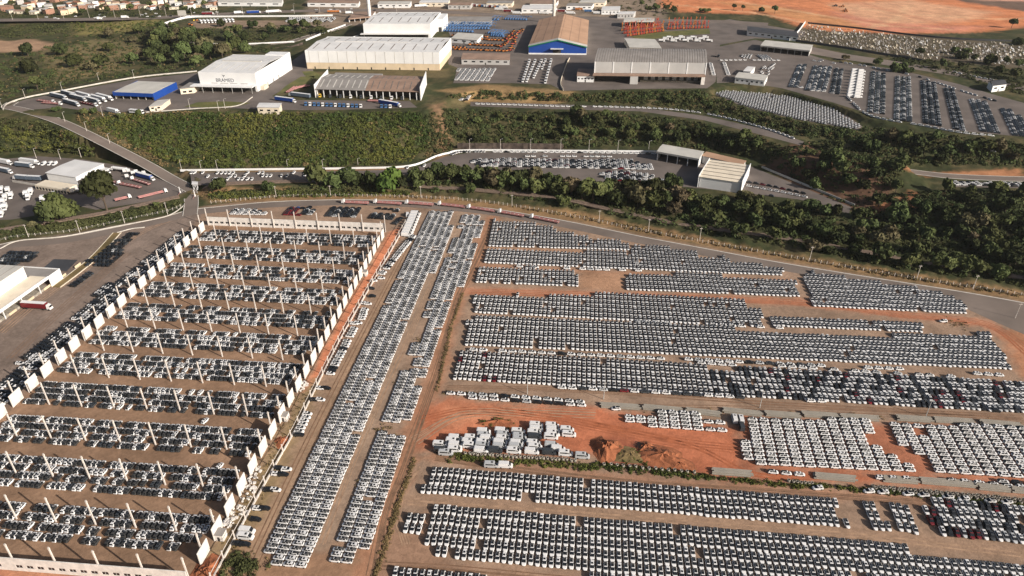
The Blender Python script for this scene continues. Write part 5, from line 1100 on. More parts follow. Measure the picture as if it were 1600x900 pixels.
for k, (px, py) in enumerate([(196, 269), (202, 268.5), (209, 272), (214, 270), (199.6, 277), (226, 272), (178, 291), (114, 300), (121, 298), (128, 300)]):
    truck((px, py), (px - 2.4, py + 4), 1.0, 'cab', f'white tractor unit, {nth(k + 1)} of the loose units by the truck shed', 'white', 'wall_white', 'loose tractor units')
for k, (px, py) in enumerate([(2, 303), (12, 304), (17, 312), (8, 315), (4, 322), (8, 330), (1, 332), (2, 341), (40, 310), (48, 306), (44, 314), (66, 318), (84, 312), (70, 328)]):
    truck((px, py), (px + 2, py - 5), 1.0, 'box', f'small white box lorry, {nth(k + 1)} of those west of the big trees', 'white', 'wall_white', 'small box lorries by the big trees')
for k, px in enumerate((68.7, 78.6, 86)): van(px, 257.5, 1.0, math.pi, 'white', f'white van, {nth(k + 1)} of three in front of the scrubby bank', False)
G2 = 'trailers in the upper depot yard'
for k, (r, f, kd, lm) in enumerate([((98, 147), (120, 153), 'box', 'trailer_dark'), ((81, 151), (105, 156.5), 'box', 'trailer_dark'), ((111, 153), (135, 159), 'box', 'trailer_dark'), ((121, 149), (144, 155), 'box', 'wall_white'), ((131, 156), (157, 163), 'box', 'trailer_dark'), ((145, 150), (176, 158), 'box', 'wall_white'), ((139, 152.5), (166, 160), 'box', 'wall_white'), ((99, 160), (124, 167), 'box', 'trailer_dark'), ((59, 158), (86, 162), 'flat', 'trailer_red'), ((67, 162), (97, 164.5), 'flat', 'trailer_red'), ((125, 161), (152, 167), 'flat', 'red'), ((170, 175), (187, 179), 'box', 'wall_white'), ((204, 176), (224, 178), 'bus', 'wall_white')]):
    truck(f, r, PL, kd, f'{ {"trailer_dark": "dark curtain sided", "wall_white": "white", "trailer_red": "pink decked", "red": "red decked"}[lm]} {"coach" if kd == "bus" else "lorry"}, {nth(k + 1)} in the yard of the blue canopy', 'white', lm, G2)
for k, (r, f, kd, lm, lb) in enumerate([((485, 154), (452, 150), 'box', 'trailer_dark', 'green grey semi trailer before the open bays'), ((431, 157), (462, 161), 'box', 'wall_blue', 'blue sided semi trailer beside the gatehouse'), ((593, 162), (626, 168), 'box', 'wall_blue', 'blue sided semi trailer at the east end of the bay yard'), ((575, 159), (612, 160), 'deck', 'trailer_red', 'red flatbed trailer before the eastern bays')]):
    truck(f, r, PL, kd, lb, 'white', lm)
for k in range(6): truck((449 + k * 5, 146 - k * 2.2), (462 + k * 4.4, 137 - k * .2), PL, 'deck', f'red flatbed trailer, {nth(k + 1)} of the stack beside the open bays', 'white', 'trailer_red', 'red flatbed trailers beside the bays')
for k in range(17):
    px = 478 + k * 6.6 + (0 if k < 14 else 26); truck((px, 166 + k * .25), (px + 1.5, 161.5 + k * .25), PL, 'cab', f'{["blue", "white", "blue"][k % 3]} tractor unit, {nth(k + 1)} in the row along the slope edge', ['mblue', 'white', 'mblue'][k % 3], 'white', 'tractor units along the slope edge')
for k in range(9): truck((500 + k * 16, 153 + k * .5), (501 + k * 16, 150 + k * .5), PL, 'cab', f'{["yellow", "dark", "white"][min(k, 2) if k < 2 else 1 + k % 2]} lorry cab at open bay {["one","two","three","four","five","six","seven","eight","nine"][k]}', ['yellow', 'dark', 'white'][min(k, 2) if k < 2 else 1 + k % 2], 'white', 'cabs at the open bays')
for k, (a, b_, lm) in enumerate([((335, 23), (316, 23.5), 'red'), ((380, 21), (366, 22), 'wall_white'), ((408, 20.5), (386, 21.5), 'wall_blue'), ((440, 19), (416, 20.5), 'wall_white'), ((533, 20), (512, 20), 'orange'), ((552, 21.5), (540, 22), 'wall_white'), ((668, 10.5), (648, 11.5), 'wall_white'), ((202, 28.5), (190, 29), 'wall_white'), ((160, 30.5), (152, 31), 'wall_white')]):
    truck(a, b_, PL, 'box', f'highway lorry with {dict(red="red", wall_white="white", wall_blue="dark blue", orange="orange")[lm]} body, {nth(k + 1)} along the road', 'white', lm, 'lorries on the highway')
for k in range(26):
    px, py = [(741 + k * 4, 10 + k * .3) if k < 12 else (778 + (k - 12) * 14, 16 + (k % 3) * 3)][0]; lm = ['wall_white', 'red', 'wall_white', 'orange', 'mblue', 'wall_white'][k % 6]
    truck((px + 9, py + .4), (px - 5, py), PL, 'box', f'depot lorry with {dict(red="red", wall_white="white", mblue="blue", orange="orange")[lm]} body, {nth(k + 1)} from the roundabout', 'white', lm, 'lorries in the top depot')
for k in range(13):
    px = 1035 + k * 6.2; py = 66 - (k % 3) * 2.6; truck((px + 4, py), (px - 6, py - .3), PL, 'box' if k % 2 else 'tank', f'white lorry, {nth(k + 1)} in the pack behind the grey warehouse', 'white', 'wall_white', 'white lorries behind the grey warehouse')
truck((1124, 90), (1112, 88), PL, 'cab', 'dark lorry cab standing alone east of the grey warehouse', 'dark')
for k in range(10): truck((316 + k * 5.5, 37 - k * .2), (313 + k * 5.5, 34.6 - k * .2), PL, 'box', f'white yard lorry, {nth(k + 1)} behind the curved white wall', 'white', 'wall_white', 'lorries behind the curved wall')
# lifting and earth-moving machines ----------------------------------
def lift_data(m_, boom, L1):
    d = {}
    b_ = MB().box(-1.2, 1.2, -2.2, 2.2, .5, 1.5); wheels(b_, 1.35, (-1.5, 1.5), .55, .4, 1); d['chassis'] = b_.data('chassis', [m_, M['tyre']])
    d['turret'] = MB().box(-.9, .9, -1.6, .8, 1.5, 2.6).data('turret', [m_])
    d['boom'] = MB().bar((0, -.8, 2.4), (0, L1 * .72, 2.4 + boom), .5, .5).data('boom', [m_]); d['jib'] = MB().bar((0, L1 * .72, 2.4 + boom), (0, L1, 1.6 + boom * .8), .35, .35).data('jib', [m_])
    d['basket'] = MB().box(-.9, .9, L1, L1 + .9, .9 + boom * .8, 2.0 + boom * .8).data('basket', [m_]); return d
LB, LR = lift_data(M['mblue'], 3.2, 9), lift_data(M['mred'], 6.0, 9); LRY = lift_data(M['orange'], 6.5, 9)
def lift(px, py, z, ang, d, label, group, s=1.0):
    x, y = G(px, py, z); r = empty('boom_lift', (x, y, z + .05), ang, label, 'boom lift', group); r.scale = (s, s, s)
    for k_, m_ in d.items(): inst(k_, m_, r)
n = 0
for row, (a, b_, cnt) in enumerate([((705, 37), (766, 38), 15), ((699, 41), (765, 42), 16), ((694, 45), (763, 46), 16), ((690, 49), (738, 51), 12), ((764, 53), (784, 55), 6), ((768, 57), (786, 58), 6)]):
    for k in range(cnt): t = k / (cnt - 1); lift(a[0] + (b_[0] - a[0]) * t, a[1] + (b_[1] - a[1]) * t, PL, -.9 + random.uniform(-.2, .2), LB, f'blue boom lift, {nth(k + 1)} from left in {nth(row + 1)} row from the highway', 'blue boom lifts')
for row, (a, b_, cnt) in enumerate([((768, 31), (778, 32), 3), ((790, 31), (822, 32), 9)]):
    for k in range(cnt): t = k / (cnt - 1); lift(a[0] + (b_[0] - a[0]) * t, a[1] + (b_[1] - a[1]) * t, PL, -.9, LB, f'blue boom lift, {nth(k + 1)} in the {["pair by the grey shed", "file beside the top depot"][row]}', 'blue boom lifts')
for row, (a, b_, cnt) in enumerate([((972, 48), (1028, 40), 15), ((976, 53), (1034, 45), 15), ((981, 57), (1036, 49), 14), ((1045, 40), (1100, 38), 9), ((1044, 46), (1106, 44), 14)]):
    for k in range(cnt): t = k / (cnt - 1); lift(a[0] + (b_[0] - a[0]) * t, a[1] + (b_[1] - a[1]) * t, PL, -.25 + random.uniform(-.2, .2), LR if (k + row) % 3 else LRY, f'red and orange boom crane, {nth(k + 1)} from left in {nth(row + 1)} row before the cream shed', 'red boom cranes', 1.1)
def loader_data(m_):
    d = {}; b_ = MB().box(-1.1, 1.1, -3.0, .3, .9, 2.2); wheels(b_, 1.4, (-1.9, 1.3), .8, .55, 1); b_.box(-.8, .8, .3, 2.0, .9, 1.7); d['body'] = b_.data('body', [m_, M['tyre']])
    d['cab'] = MB().box(-.85, .85, -1.2, .3, 2.2, 3.5).data('cab', [M['glass']]); d['arm'] = MB().bar((-.5, 1.2, 1.9), (-.5, 3.4, .9), .3, .4).bar((.5, 1.2, 1.9), (.5, 3.4, .9), .3, .4).data('arm', [m_])
    d['bucket'] = MB().hexa([(-1.35, 3.3, .2), (1.35, 3.3, .2), (1.35, 4.5, .2), (-1.35, 4.5, .2), (-1.35, 3.1, 1.4), (1.35, 3.1, 1.4), (1.35, 3.5, 1.3), (-1.35, 3.5, 1.3)]).data('bucket', [m_]); return d
LO, LRD = loader_data(M['orange']), loader_data(M['mred'])
def loader(px, py, z, ang, d, label, group):
    x, y = G(px, py, z); r = empty('wheel_loader', (x, y, z + .05), ang, label, 'loader', group)
    for k_, m_ in d.items(): inst(k_, m_, r)
for row, (a, b_, cnt) in enumerate([((709, 57), (760, 59), 14), ((711, 61), (785, 64), 15), ((735, 71), (780, 73), 9), ((712, 78), (792, 81), 15), ((708, 75), (724, 76), 4), ((790, 62), (803, 50), 6), ((783, 74), (815, 48), 12), ((797, 80), (806, 60), 7)]):
    for k in range(cnt): t = k / (cnt - 1); loader(a[0] + (b_[0] - a[0]) * t, a[1] + (b_[1] - a[1]) * t, PL, random.uniform(-1.2, 1.2), LRD if (row >= 5 and k % 3 == 0) else LO, f'{"red" if (row >= 5 and k % 3 == 0) else "orange"} wheel loader, {nth(k + 1)} of the {nth(row + 1)} file beside the blue lifts', 'orange wheel loaders')
for k, p in enumerate([(303, 33), (308, 32.5), (296, 39), (300, 40)]): loader(*p, PL, .5, loader_data(M['yellow']) if k == 0 else LO, f'{"yellow" if k == 0 else "orange"} loader, {nth(k + 1)} at the curved wall corner', 'loaders at the wall corner')
for k, p in enumerate([(1305, 10), (1320, 17), (1321, 19), (1316, 11)]): loader(*p, PL, 1.5, loader_data(M['dark']) if k == 0 else LO, f'earth mover on the bare orange ground, {nth(k + 1)} from the left', 'earth movers on orange ground')
# ------------------------------------------------------------------ trees and undergrowth
def cast(px, py):
    """where a view through a survey point meets the ground"""
    px, py = np.asarray(px, float), np.asarray(py, float); z = np.full(len(px), 8.0)
    X = (px - 800) / FPX; Yv = (450 - py) / FPX
    for _ in range(26):
        t = (z - CAM_H) / (Yv * CP - SP); x, y = X * t, (CP + Yv * SP) * t; z = z * .66 + .34 * hgt(x, y)
    return x, y, z
def sample_px(poly, n, rng):
    P = np.array(poly, float); lo, hi = P.min(0), P.max(0); out = np.zeros((0, 2))
    while len(out) < n:
        c = rng.uniform(lo, hi, (n * 3, 2)); out = np.concatenate([out, c[in_poly(c, [tuple(p) for p in poly])]])
    return out[:n]
KEEP = [GP(p, z) for p, z in (([(297, 270), (560, 267), (645, 264), (695, 245), (742, 237), (1030, 238), (1168, 258), (1330, 324), (1326, 334), (1250, 312), (1150, 300), (1050, 290), (900, 282), (740, 268), (690, 266), (600, 277), (480, 281), (400, 286), (300, 290)], TERR), ([(735, 157), (900, 162), (1000, 166), (1100, 179), (1200, 201), (1262, 221), (1250, 229), (1190, 213), (1100, 190), (1000, 176), (880, 173), (735, 168)], 17), ([(1420, 262), (1640, 270), (1640, 297), (1480, 294)], 10), ([(1116, 148), (1128, 142), (1205, 148), (1300, 164), (1350, 198), (1340, 204), (1240, 187), (1160, 167)], 20))]
ROADP = [np.array(q)[:2] for q in path3([(300, 297, 1.0), (275, 284, 1.0)] + ROADZ)]
RAILP = [np.array(q)[:2] for q in smooth([(*G(q[0], q[1], 1.0), 0) for q in [(318, 296), (400, 292), (480, 290), (600, 292), (720, 297), (800, 304), (880, 314), (960, 330), (1060, 350), (1200, 370), (1330, 392), (1450, 412), (1640, 440)]], 8)] + [np.array(q)[:2] for q in smooth([(*G(q[0], q[1], .6), 0) for q in [(-80, 378), (0, 362), (75, 349), (150, 337), (215, 323), (280, 309)]], 8)]
def free(x, y, m=0.0, rail=3.0):
    P = np.stack([x, y], 1); ok = np.ones(len(P), bool)
    for k in KEEP: ok &= poly_dist(P, k) > m
    for q in ROADP: ok &= np.hypot(P[:, 0] - q[0], P[:, 1] - q[1]) > 6 + m
    for q in RAILP: ok &= np.hypot(P[:, 0] - q[0], P[:, 1] - q[1]) > rail
    ok &= poly_dist(P, ZONES[0][1]) > m * .8 + 1.5
    ok &= poly_dist(P, ZONES[1][1]) > m * .5
    return ok
def crown_mesh(seed, n, flat, matname, lobes=9, leaf=.17):
    r = np.random.default_rng(seed)
    c = r.normal(0, 1, (lobes, 3)); c /= np.linalg.norm(c, axis=1)[:, None]; c *= r.uniform(.25, .62, (lobes, 1)); c[:, 2] = np.abs(c[:, 2]) * flat * 1.1 - .1
    rad = r.uniform(.30, .50, lobes); pick_ = r.integers(0, lobes, n)
    d = r.normal(0, 1, (n, 3)); d /= np.linalg.norm(d, axis=1)[:, None]; d[:, 2] = np.where(d[:, 2] < -.4, -d[:, 2], d[:, 2])
    p = c[pick_] + d * rad[pick_][:, None] * np.array([1, 1, .8]) * r.uniform(.72, 1.05, (n, 1))
    nrm = d * .75 + r.normal(0, .55, (n, 3)); nrm /= np.linalg.norm(nrm, axis=1)[:, None]
    t = np.cross(nrm, r.normal(0, 1, (n, 3))); t /= np.linalg.norm(t, axis=1)[:, None]; b_ = np.cross(nrm, t)
    s = (leaf * r.uniform(.6, 1.25, (n, 1))); q = np.stack([p - t * s - b_ * s * .6, p + t * s * .9 - b_ * s * .75, p + t * s + b_ * s * .65, p - t * s * .8 + b_ * s * .8], 1)
    q[:, 2] += nrm * s * .25
    me = bpy.data.meshes.new('crown'); me.from_pydata(q.reshape(-1, 3).tolist(), [], np.arange(n * 4).reshape(n, 4).tolist()); me.materials.append(M[matname]); me.update(); return me
CR = [crown_mesh(100 + k, 620, .75 + .1 * (k % 3), 'leaf', 8 + k) for k in range(5)]
CRB = crown_mesh(200, 900, .6, 'leaf_bright', 12, .13); CRD = [crown_mesh(210 + k, 480, .8, 'leaf_dry', 8) for k in range(2)]; CRX = [crown_mesh(220 + k, 1700, .85, 'leaf', 16, .10) for k in range(2)]
def trunk_mesh(seed):
    r = random.Random(seed); mb = MB(); mb.cyl((0, 0, -.25), (.02, 0, .75), .06, .04, 7)
    for k in range(4):
        a = r.uniform(0, 6.28); mb.cyl((.01, 0, .45 + .08 * k), (.45 * math.cos(a), .45 * math.sin(a), .95 + .15 * r.random()), .03, .012, 5)
    return mb.data('trunk', [M['trunk']])
TR = [trunk_mesh(k) for k in range(3)]
ntree = [0]; GROUPS = {}
def tree(x, y, z, rad, h, label, group, crown=None, name='tree'):
    """rad crown radius, h total height"""
    r = empty(name, (x, y, z - .1), random.uniform(0, 6.28), label, 'tree', group); GROUPS.setdefault(group, []).append((to_px(x, y, z + h)[0], r)); cm = crown or random.choice(CR); ht = max(h - rad * .95, rad * .35)
    t = inst('trunk', random.choice(TR), r, (0, 0, 0)); t.scale = (rad * 1.1, rad * 1.1, ht)
    c = inst('crown', cm, r, (0, 0, ht), 0, (rad * random.uniform(.95, 1.25), rad * random.uniform(.95, 1.25), rad * random.uniform(.85, 1.45))); ntree[0] += 1
rngT = np.random.default_rng(5)
placed = []
def grove(poly, n, r0, r1, label, group, dry=.12, m=2.0, sep=.62):
    mark = len(GROUPS)
    S = sample_px(poly, n * 6, rngT); x, y, z = cast(S[:, 0], S[:, 1]); ok = free(x, y, m, 3.6); cnt = 0
    for k in np.nonzero(ok)[0]:
        rad = random.uniform(r0, r1)
        if any((x[k] - a) ** 2 + (y[k] - b_) ** 2 < (sep * (rad + c)) ** 2 for a, b_, c in placed): continue
        placed.append((x[k], y[k], rad)); tree(x[k], y[k], z[k], rad, rad * random.uniform(1.5, 2.0), label, group, random.choice(CRD) if random.random() < dry else None); cnt += 1
        if cnt >= n: break
POLYA = [(480, 287), (560, 287), (640, 284), (700, 274), (760, 278), (900, 294), (1050, 300), (1150, 312), (1250, 324), (1340, 347), (1450, 352), (1600, 352), (1640, 362), (1640, 452), (1600, 446), (1400, 418), (1200, 381), (1000, 344), (900, 325), (760, 303), (640, 297), (500, 298)]
x, y, z = cast([88, 168, 608, 345, 420], [346, 330, 296, 297, 300])
tree(x[0], y[0], z[0], 12.5, 19, 'broad dark tree standing over the small box lorries', None, CRX[0]); tree(x[1], y[1], z[1], 11.5, 27, 'tallest dark tree beside the truck shed', None, CRX[1]); tree(x[2], y[2], z[2], 11, 16, 'bright green spreading tree in the belt by the mid road', None, CRB)
tree(x[3], y[3], z[3], 7.5, 11, 'round dark tree just past the gatehouse', None); tree(x[4], y[4], z[4], 5, 9, 'small dark tree alone beside the railway', None)
placed += [(x[k], y[k], 7) for k in range(5)]
grove([(485, 289), (560, 289), (640, 286), (700, 276), (760, 280), (900, 296), (1050, 302), (1080, 316), (1000, 332), (880, 312), (760, 300), (640, 294), (500, 296)], 46, 6.0, 8.6, 'tall tree of the belt below the terrace car park', 'tall trees below the terrace', .12, 1.5, .5)
grove(POLYA, 84, 4.2, 6.8, 'dark tree of the railway belt', 'trees of the railway belt', .12, 2.0, .5)
grove([(1200, 262), (1290, 232), (1380, 212), (1480, 222), (1600, 236), (1640, 250), (1640, 260), (1420, 258), (1390, 296), (1480, 298), (1640, 300), (1640, 350), (1400, 348), (1345, 330), (1260, 290)], 48, 4.5, 7, 'dark tree on the shaded hillside below the car lot', 'trees of the shaded hillside', .15, 2.0)
grove([(880, 182), (1000, 184), (1100, 196), (1190, 222), (1220, 236), (1160, 240), (1040, 226), (960, 224), (880, 218)], 24, 4.2, 6.6, 'dark tree on the bank above the terrace workshops', 'trees on the terrace bank', .15)
grove([(700, 196), (740, 180), (800, 182), (880, 186), (880, 226), (720, 226)], 10, 3.2, 5, 'bushy tree by the dark retaining walls', 'trees by the retaining walls', .2, 1.0)
grove([(930, 147), (1000, 145), (1100, 146), (1120, 154), (1240, 192), (1320, 206), (1250, 212), (1190, 196), (1100, 174), (1000, 160)], 12, 2.4, 3.6, 'bushy tree between the white vans and the car lane', 'trees by the car lane', .2)
grove([(205, 52), (285, 50), (340, 76), (430, 82), (365, 86), (320, 102), (275, 110), (235, 96)], 24, 7, 10.5, 'dark tree in the wood behind the lettered warehouse', 'trees behind the lettered warehouse', .12, 1.0, .5)
grove([(0, 72), (60, 78), (150, 48), (270, 52), (310, 72), (400, 76), (440, 84), (360, 84), (310, 108), (200, 118), (90, 138), (0, 150)], 20, 6, 10, 'tree in the scrubby gully behind the trailer yard', 'trees in the gully', .3, 1.0, .75)
grove([(275, 44), (300, 42), (420, 40), (525, 40), (530, 50), (490, 58), (440, 64), (330, 65), (295, 58)], 22, 5, 7.5, 'tree in the wooded island of the loop road', 'trees in the loop road island', .1, .5, .7)
grove([(20, 352), (110, 345), (200, 330), (280, 314), (280, 324), (180, 346), (60, 362)], 4, 2.0, 3.2, 'small tree on the railway verge by the road', 'trees on the rail verge', .1, .5)
def spots(L_, label, group, z, r0=3.5, r1=5, cr=None):
    for px, py in L_: x, y = G(px, py, z); tree(x, y, z, random.uniform(r0, r1), random.uniform(r0, r1) * 1.7, label, group, cr)
spots([(1405, 112), (1420, 114), (1435, 90), (1490, 84), (1502, 92), (1510, 86), (1520, 98), (1545, 100), (1570, 104), (1590, 110), (1500, 106), (1470, 108), (1560, 118), (1585, 124), (1370, 102), (1590, 70)], 'dark tree between the burial ground and the lane', 'trees by the burial ground', PL, 4.5, 8)
spots([(1002, 14), (1012, 18), (1025, 14), (1040, 20), (1052, 22), (1105, 20), (1146, 16), (1160, 17), (1098, 18), (1190, 18), (1210, 22), (1580, 44)], 'tree at the edge of the bare orange ground', 'trees by the orange ground', PL, 4, 8)
for k, p in enumerate([(88, 171), (132, 176), (148, 174), (190, 182), (218, 178)]): x, y, z = cast([p[0]], [p[1] + 3]); tree(x[0], y[0], z[0], 3.6, 5.5, f'small roundish tree before the trailer yard, {nth(k + 1)} from the left', 'trees before the trailer yard')
for k, p in enumerate([(1320, 94)]): x, y = G(*p, PL); tree(x, y, PL, 4.5, 7, 'dry orange tree by the north lane', None, CRD[0])
spots([(20, 12), (45, 22), (70, 16), (110, 20), (130, 24), (160, 18), (170, 22), (205, 17), (235, 12), (262, 16), (290, 18), (320, 10), (150, 8), (300, 20)], 'dark tree among the houses beyond the highway', 'trees among the houses', PL, 4, 7)
print('trees', ntree[0])
for g_, l_ in GROUPS.items():
    if g_ and len(l_) > 1:
        for n_, (_, o_) in enumerate(sorted(l_, key=lambda t: t[0])): o_['label'] = o_['label'] + f', {nth(n_ + 1)} from the left'
# undergrowth: leaf clumps too many to count
def clumps(name, label, regions, matname, rngseed, leaves=20, size=(1.0, 2.2), leaf=.42, tall=.8, m=.5, thin=0.0):
    r = np.random.default_rng(rngseed); X, Y, Z = [], [], []
    for poly, n in regions:
        S = sample_px(poly, n, r); x, y, z = cast(S[:, 0], S[:, 1]); ok = free(x, y, m, 3.0)
        if poly is RB: ok &= ~(in_poly(S, DARKCUT) & (r.uniform(0, 1, len(S)) > .3))
        if thin: ok &= (wave(x, y, .02, 9) + .3 * wave(x, y, .06, 10)) > thin
        X.append(x[ok]); Y.append(y[ok]); Z.append(z[ok])
    X, Y, Z = map(np.concatenate, (X, Y, Z)); n = len(X); R = r.uniform(*size, n)
    d = r.normal(0, 1, (n, leaves, 3)); d /= np.linalg.norm(d, axis=2)[:, :, None]; d[:, :, 2] = np.abs(d[:, :, 2])
    p = np.stack([X, Y, Z], 1)[:, None] + d * R[:, None, None] * r.uniform(.6, 1.0, (n, leaves, 1)) * np.array([1, 1, tall])
    nrm = d + r.normal(0, .5, d.shape); nrm /= np.linalg.norm(nrm, axis=2)[:, :, None]; t = np.cross(nrm, r.normal(0, 1, d.shape)); t /= np.linalg.norm(t, axis=2)[:, :, None]; b_ = np.cross(nrm, t)
    s = leaf * R[:, None, None] * r.uniform(.6, 1.2, (n, leaves, 1))
    q = np.stack([p - t * s - b_ * s * .7, p + t * s - b_ * s * .6, p + t * s * .7 + b_ * s], 2).reshape(-1, 3); nf = n * leaves
    me = bpy.data.meshes.new(name); me.vertices.add(len(q)); me.vertices.foreach_set('co', q.astype(np.float32).ravel()); me.loops.add(nf * 3); me.loops.foreach_set('vertex_index', np.arange(nf * 3, dtype=np.int32)); me.polygons.add(nf); me.polygons.foreach_set('loop_start', (np.arange(nf) * 3).astype(np.int32)); me.update(calc_edges=True); me.materials.append(M[matname])
    tag(inst(name, me), label, 'undergrowth', None, 'stuff'); print(name, n, nf)
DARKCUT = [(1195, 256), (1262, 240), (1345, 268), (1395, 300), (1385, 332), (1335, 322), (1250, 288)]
BANK = [(130, 190), (200, 182), (330, 177), (520, 178), (655, 176), (672, 200), (668, 232), (640, 253), (560, 259), (420, 262), (310, 262), (250, 248)]
RB = [(1180, 240), (1262, 224), (1360, 200), (1480, 212), (1600, 224), (1640, 232), (1640, 262), (1420, 258), (1375, 305), (1480, 298), (1640, 300), (1640, 352), (1400, 350), (1340, 332), (1250, 287)]
CB = [(690, 172), (735, 172), (880, 176), (1000, 180), (1100, 193), (1190, 217), (1240, 236), (1180, 246), (1040, 228), (900, 230), (720, 232), (700, 205)]
DB = [(690, 152), (760, 142), (880, 148), (1000, 143), (1105, 143), (1120, 152), (1240, 190), (1345, 206), (1262, 218), (1190, 198), (1100, 176), (1000, 162), (900, 158), (740, 155)]
GUL = [(0, 84), (60, 80), (110, 44), (262, 42), (300, 70), (440, 76), (450, 82), (362, 84), (306, 108), (200, 119), (90, 140), (0, 156)]
clumps('shrubbery', 'dense dark green undergrowth filling the banks between the trees', [(POLYA, 3000), (RB, 2400), (CB, 1700), (DB, 1100), ([(664, 178), (694, 174), (712, 205), (704, 238), (660, 252)], 160), (GUL, 1000), ([(275, 44), (420, 40), (525, 40), (530, 50), (440, 66), (330, 67), (290, 58)], 380), ([(0, 184), (60, 190), (150, 226), (225, 262), (120, 240), (0, 238)], 700), ([(0, 356), (110, 347), (200, 331), (284, 312), (284, 324), (180, 350), (60, 366), (0, 376)], 420), ([(320, 300), (480, 296), (640, 300), (640, 304), (480, 304), (330, 312)], 380), ([(1380, 86), (1600, 110), (1600, 150), (1500, 122), (1400, 98)], 420), ([(0, 10), (330, 4), (330, 22), (120, 27), (0, 28)], 520), ([(880, 0), (1060, 0), (1060, 24), (960, 26), (880, 10)], 160), (BANK, 900), ([(0, 40), (110, 38), (110, 48), (60, 60), (0, 58)], 300)], 'shrub', 31, 20, (1.1, 2.6), .36, .85)
clumps('tall_grass', 'tall bright green growth covering the long embankment', [(BANK, 3600), ([(0, 196), (100, 205), (220, 260), (100, 238), (0, 234)], 420), ([(320, 302), (640, 301), (640, 305), (330, 312)], 200), ([(110, 36), (255, 34), (262, 42), (120, 50)], 160)], 'shrub_grass', 32, 18, (1.3, 2.5), .34, 1.15, .5, -.7)
clumps('dry_scrub', 'brownish dry grass and scrub on the cut banks', [(BANK, 200), (DB, 500), (CB, 300), ([(120, 176), (330, 174), (330, 182), (160, 190), (250, 250), (300, 268), (240, 258), (120, 190)], 520), ([(300, 303), (640, 303), (900, 334), (1200, 394), (1600, 458), (1600, 466), (1200, 401), (900, 342), (640, 310), (330, 317)], 900), (RB, 260), (GUL, 400), ([(672, 180), (692, 176), (708, 212), (700, 240), (664, 252)], 260), ([(60, 84), (230, 70), (180, 112), (90, 128)], 300)], 'shrub_dry', 33, 14, (.6, 1.5), .4, .9)

clumps('bank_bushes', 'larger rounded bushes scattered over the banks', [(BANK, 170), (RB, 260), (CB, 150), (DB, 110), (GUL, 150), (POLYA, 260)], 'leaf', 35, 60, (2.0, 3.8), .2, .95)

clumps('dry_patches', 'yellowed grass patches over the long embankment', [(BANK, 1500), ([(0, 190), (100, 200), (220, 256), (100, 238), (0, 234)], 300)], 'shrub_dry', 36, 14, (1.0, 2.0), .36, 1.2, .5, .42)
# ------------------------------------------------------------------ yard details
random.seed(77)
def yard_clumps(name, label, pts, matname, size, leaves=22, seed=3, leaf=.34):
    """low growth in the yard along survey polylines: (px,py,spread m,count)"""
    r = np.random.default_rng(seed); P = []
    for a, b_, sp, n in pts:
        A_, B_ = np.array(G(*a)), np.array(G(*b_)); t = r.uniform(0, 1, (n, 1)); P.append(A_ + (B_ - A_) * t + r.normal(0, sp, (n, 2)))
    P = np.concatenate(P); n = len(P); R = r.uniform(*size, n); d = r.normal(0, 1, (n, leaves, 3)); d /= np.linalg.norm(d, axis=2)[:, :, None]; d[:, :, 2] = np.abs(d[:, :, 2])
    p = np.concatenate([P, np.zeros((n, 1))], 1)[:, None] + d * R[:, None, None] * r.uniform(.5, 1, (n, leaves, 1)); nrm = d + r.normal(0, .6, d.shape); t = np.cross(nrm, r.normal(0, 1, d.shape)); t /= np.linalg.norm(t, axis=2)[:, :, None]; b2 = np.cross(nrm, t); b2 /= np.linalg.norm(b2, axis=2)[:, :, None]
    s = leaf * R[:, None, None] * r.uniform(.6, 1.2, (n, leaves, 1)); q = np.stack([p - t * s - b2 * s * .7, p + t * s - b2 * s * .6, p + t * s * .7 + b2 * s], 2).reshape(-1, 3)
    me = bpy.data.meshes.new(name); me.from_pydata(q.tolist(), [], np.arange(len(q)).reshape(-1, 3).tolist()); me.materials.append(M[matname]); me.update(); tag(inst(name, me), label, 'undergrowth', None, 'stuff')
yard_clumps('hedge_weeds', 'straggling weeds on the long ditch line east of the strips', [((723, 458), (705, 510), .45, 130), ((705, 510), (682, 612), .45, 220), ((648, 715), (622, 790), .5, 170), ((622, 790), (588, 895), .6, 260), ((588, 895), (575, 930), .6, 70)], 'shrub_dry', (.3, .65))
yard_clumps('shrub_row', 'green shrubs along the track below the vans', [((690, 712), (740, 716), 1.2, 50), ((720, 715), (930, 731), .9, 230), ((930, 727), (1090, 745), 1.0, 210), ((1090, 745), (1260, 760), .8, 150), ((1240, 756), (1400, 770), .8, 140), ((1380, 768), (1600, 788), .8, 160), ((755, 660), (800, 664), 1.5, 40), ((960, 704), (1010, 716), 2.2, 70)], 'shrub_grass', (.4, 1.1), 20, 4)
yard_clumps('yard_weeds', 'dry weeds tufted over the yard margins', [((470, 620), (340, 890), 2.2, 160), ((350, 890), (400, 880), 3, 90), ((1482, 505), (1510, 508), 2, 40), ((700, 400), (706, 402), 1.5, 12), ((668, 482), (676, 484), 1.5, 12), ((650, 532), (658, 534), 1.5, 12), ((622, 600), (632, 600), 1.6, 14), ((562, 756), (572, 756), 1.5, 12), ((590, 668), (612, 672), 1.5, 24), ((935, 636), (1600, 662), 1.0, 180), ((690, 614), (800, 618), .8, 30), ((630, 362), (560, 480), 1.0, 40)], 'shrub_dry', (.3, .8), 14, 5)
yard_clumps('corner_bush', 'leafy bush at the foot of the cream fence', [((362, 878), (392, 890), 2.2, 60)], 'shrub', (.8, 1.8), 26, 6)
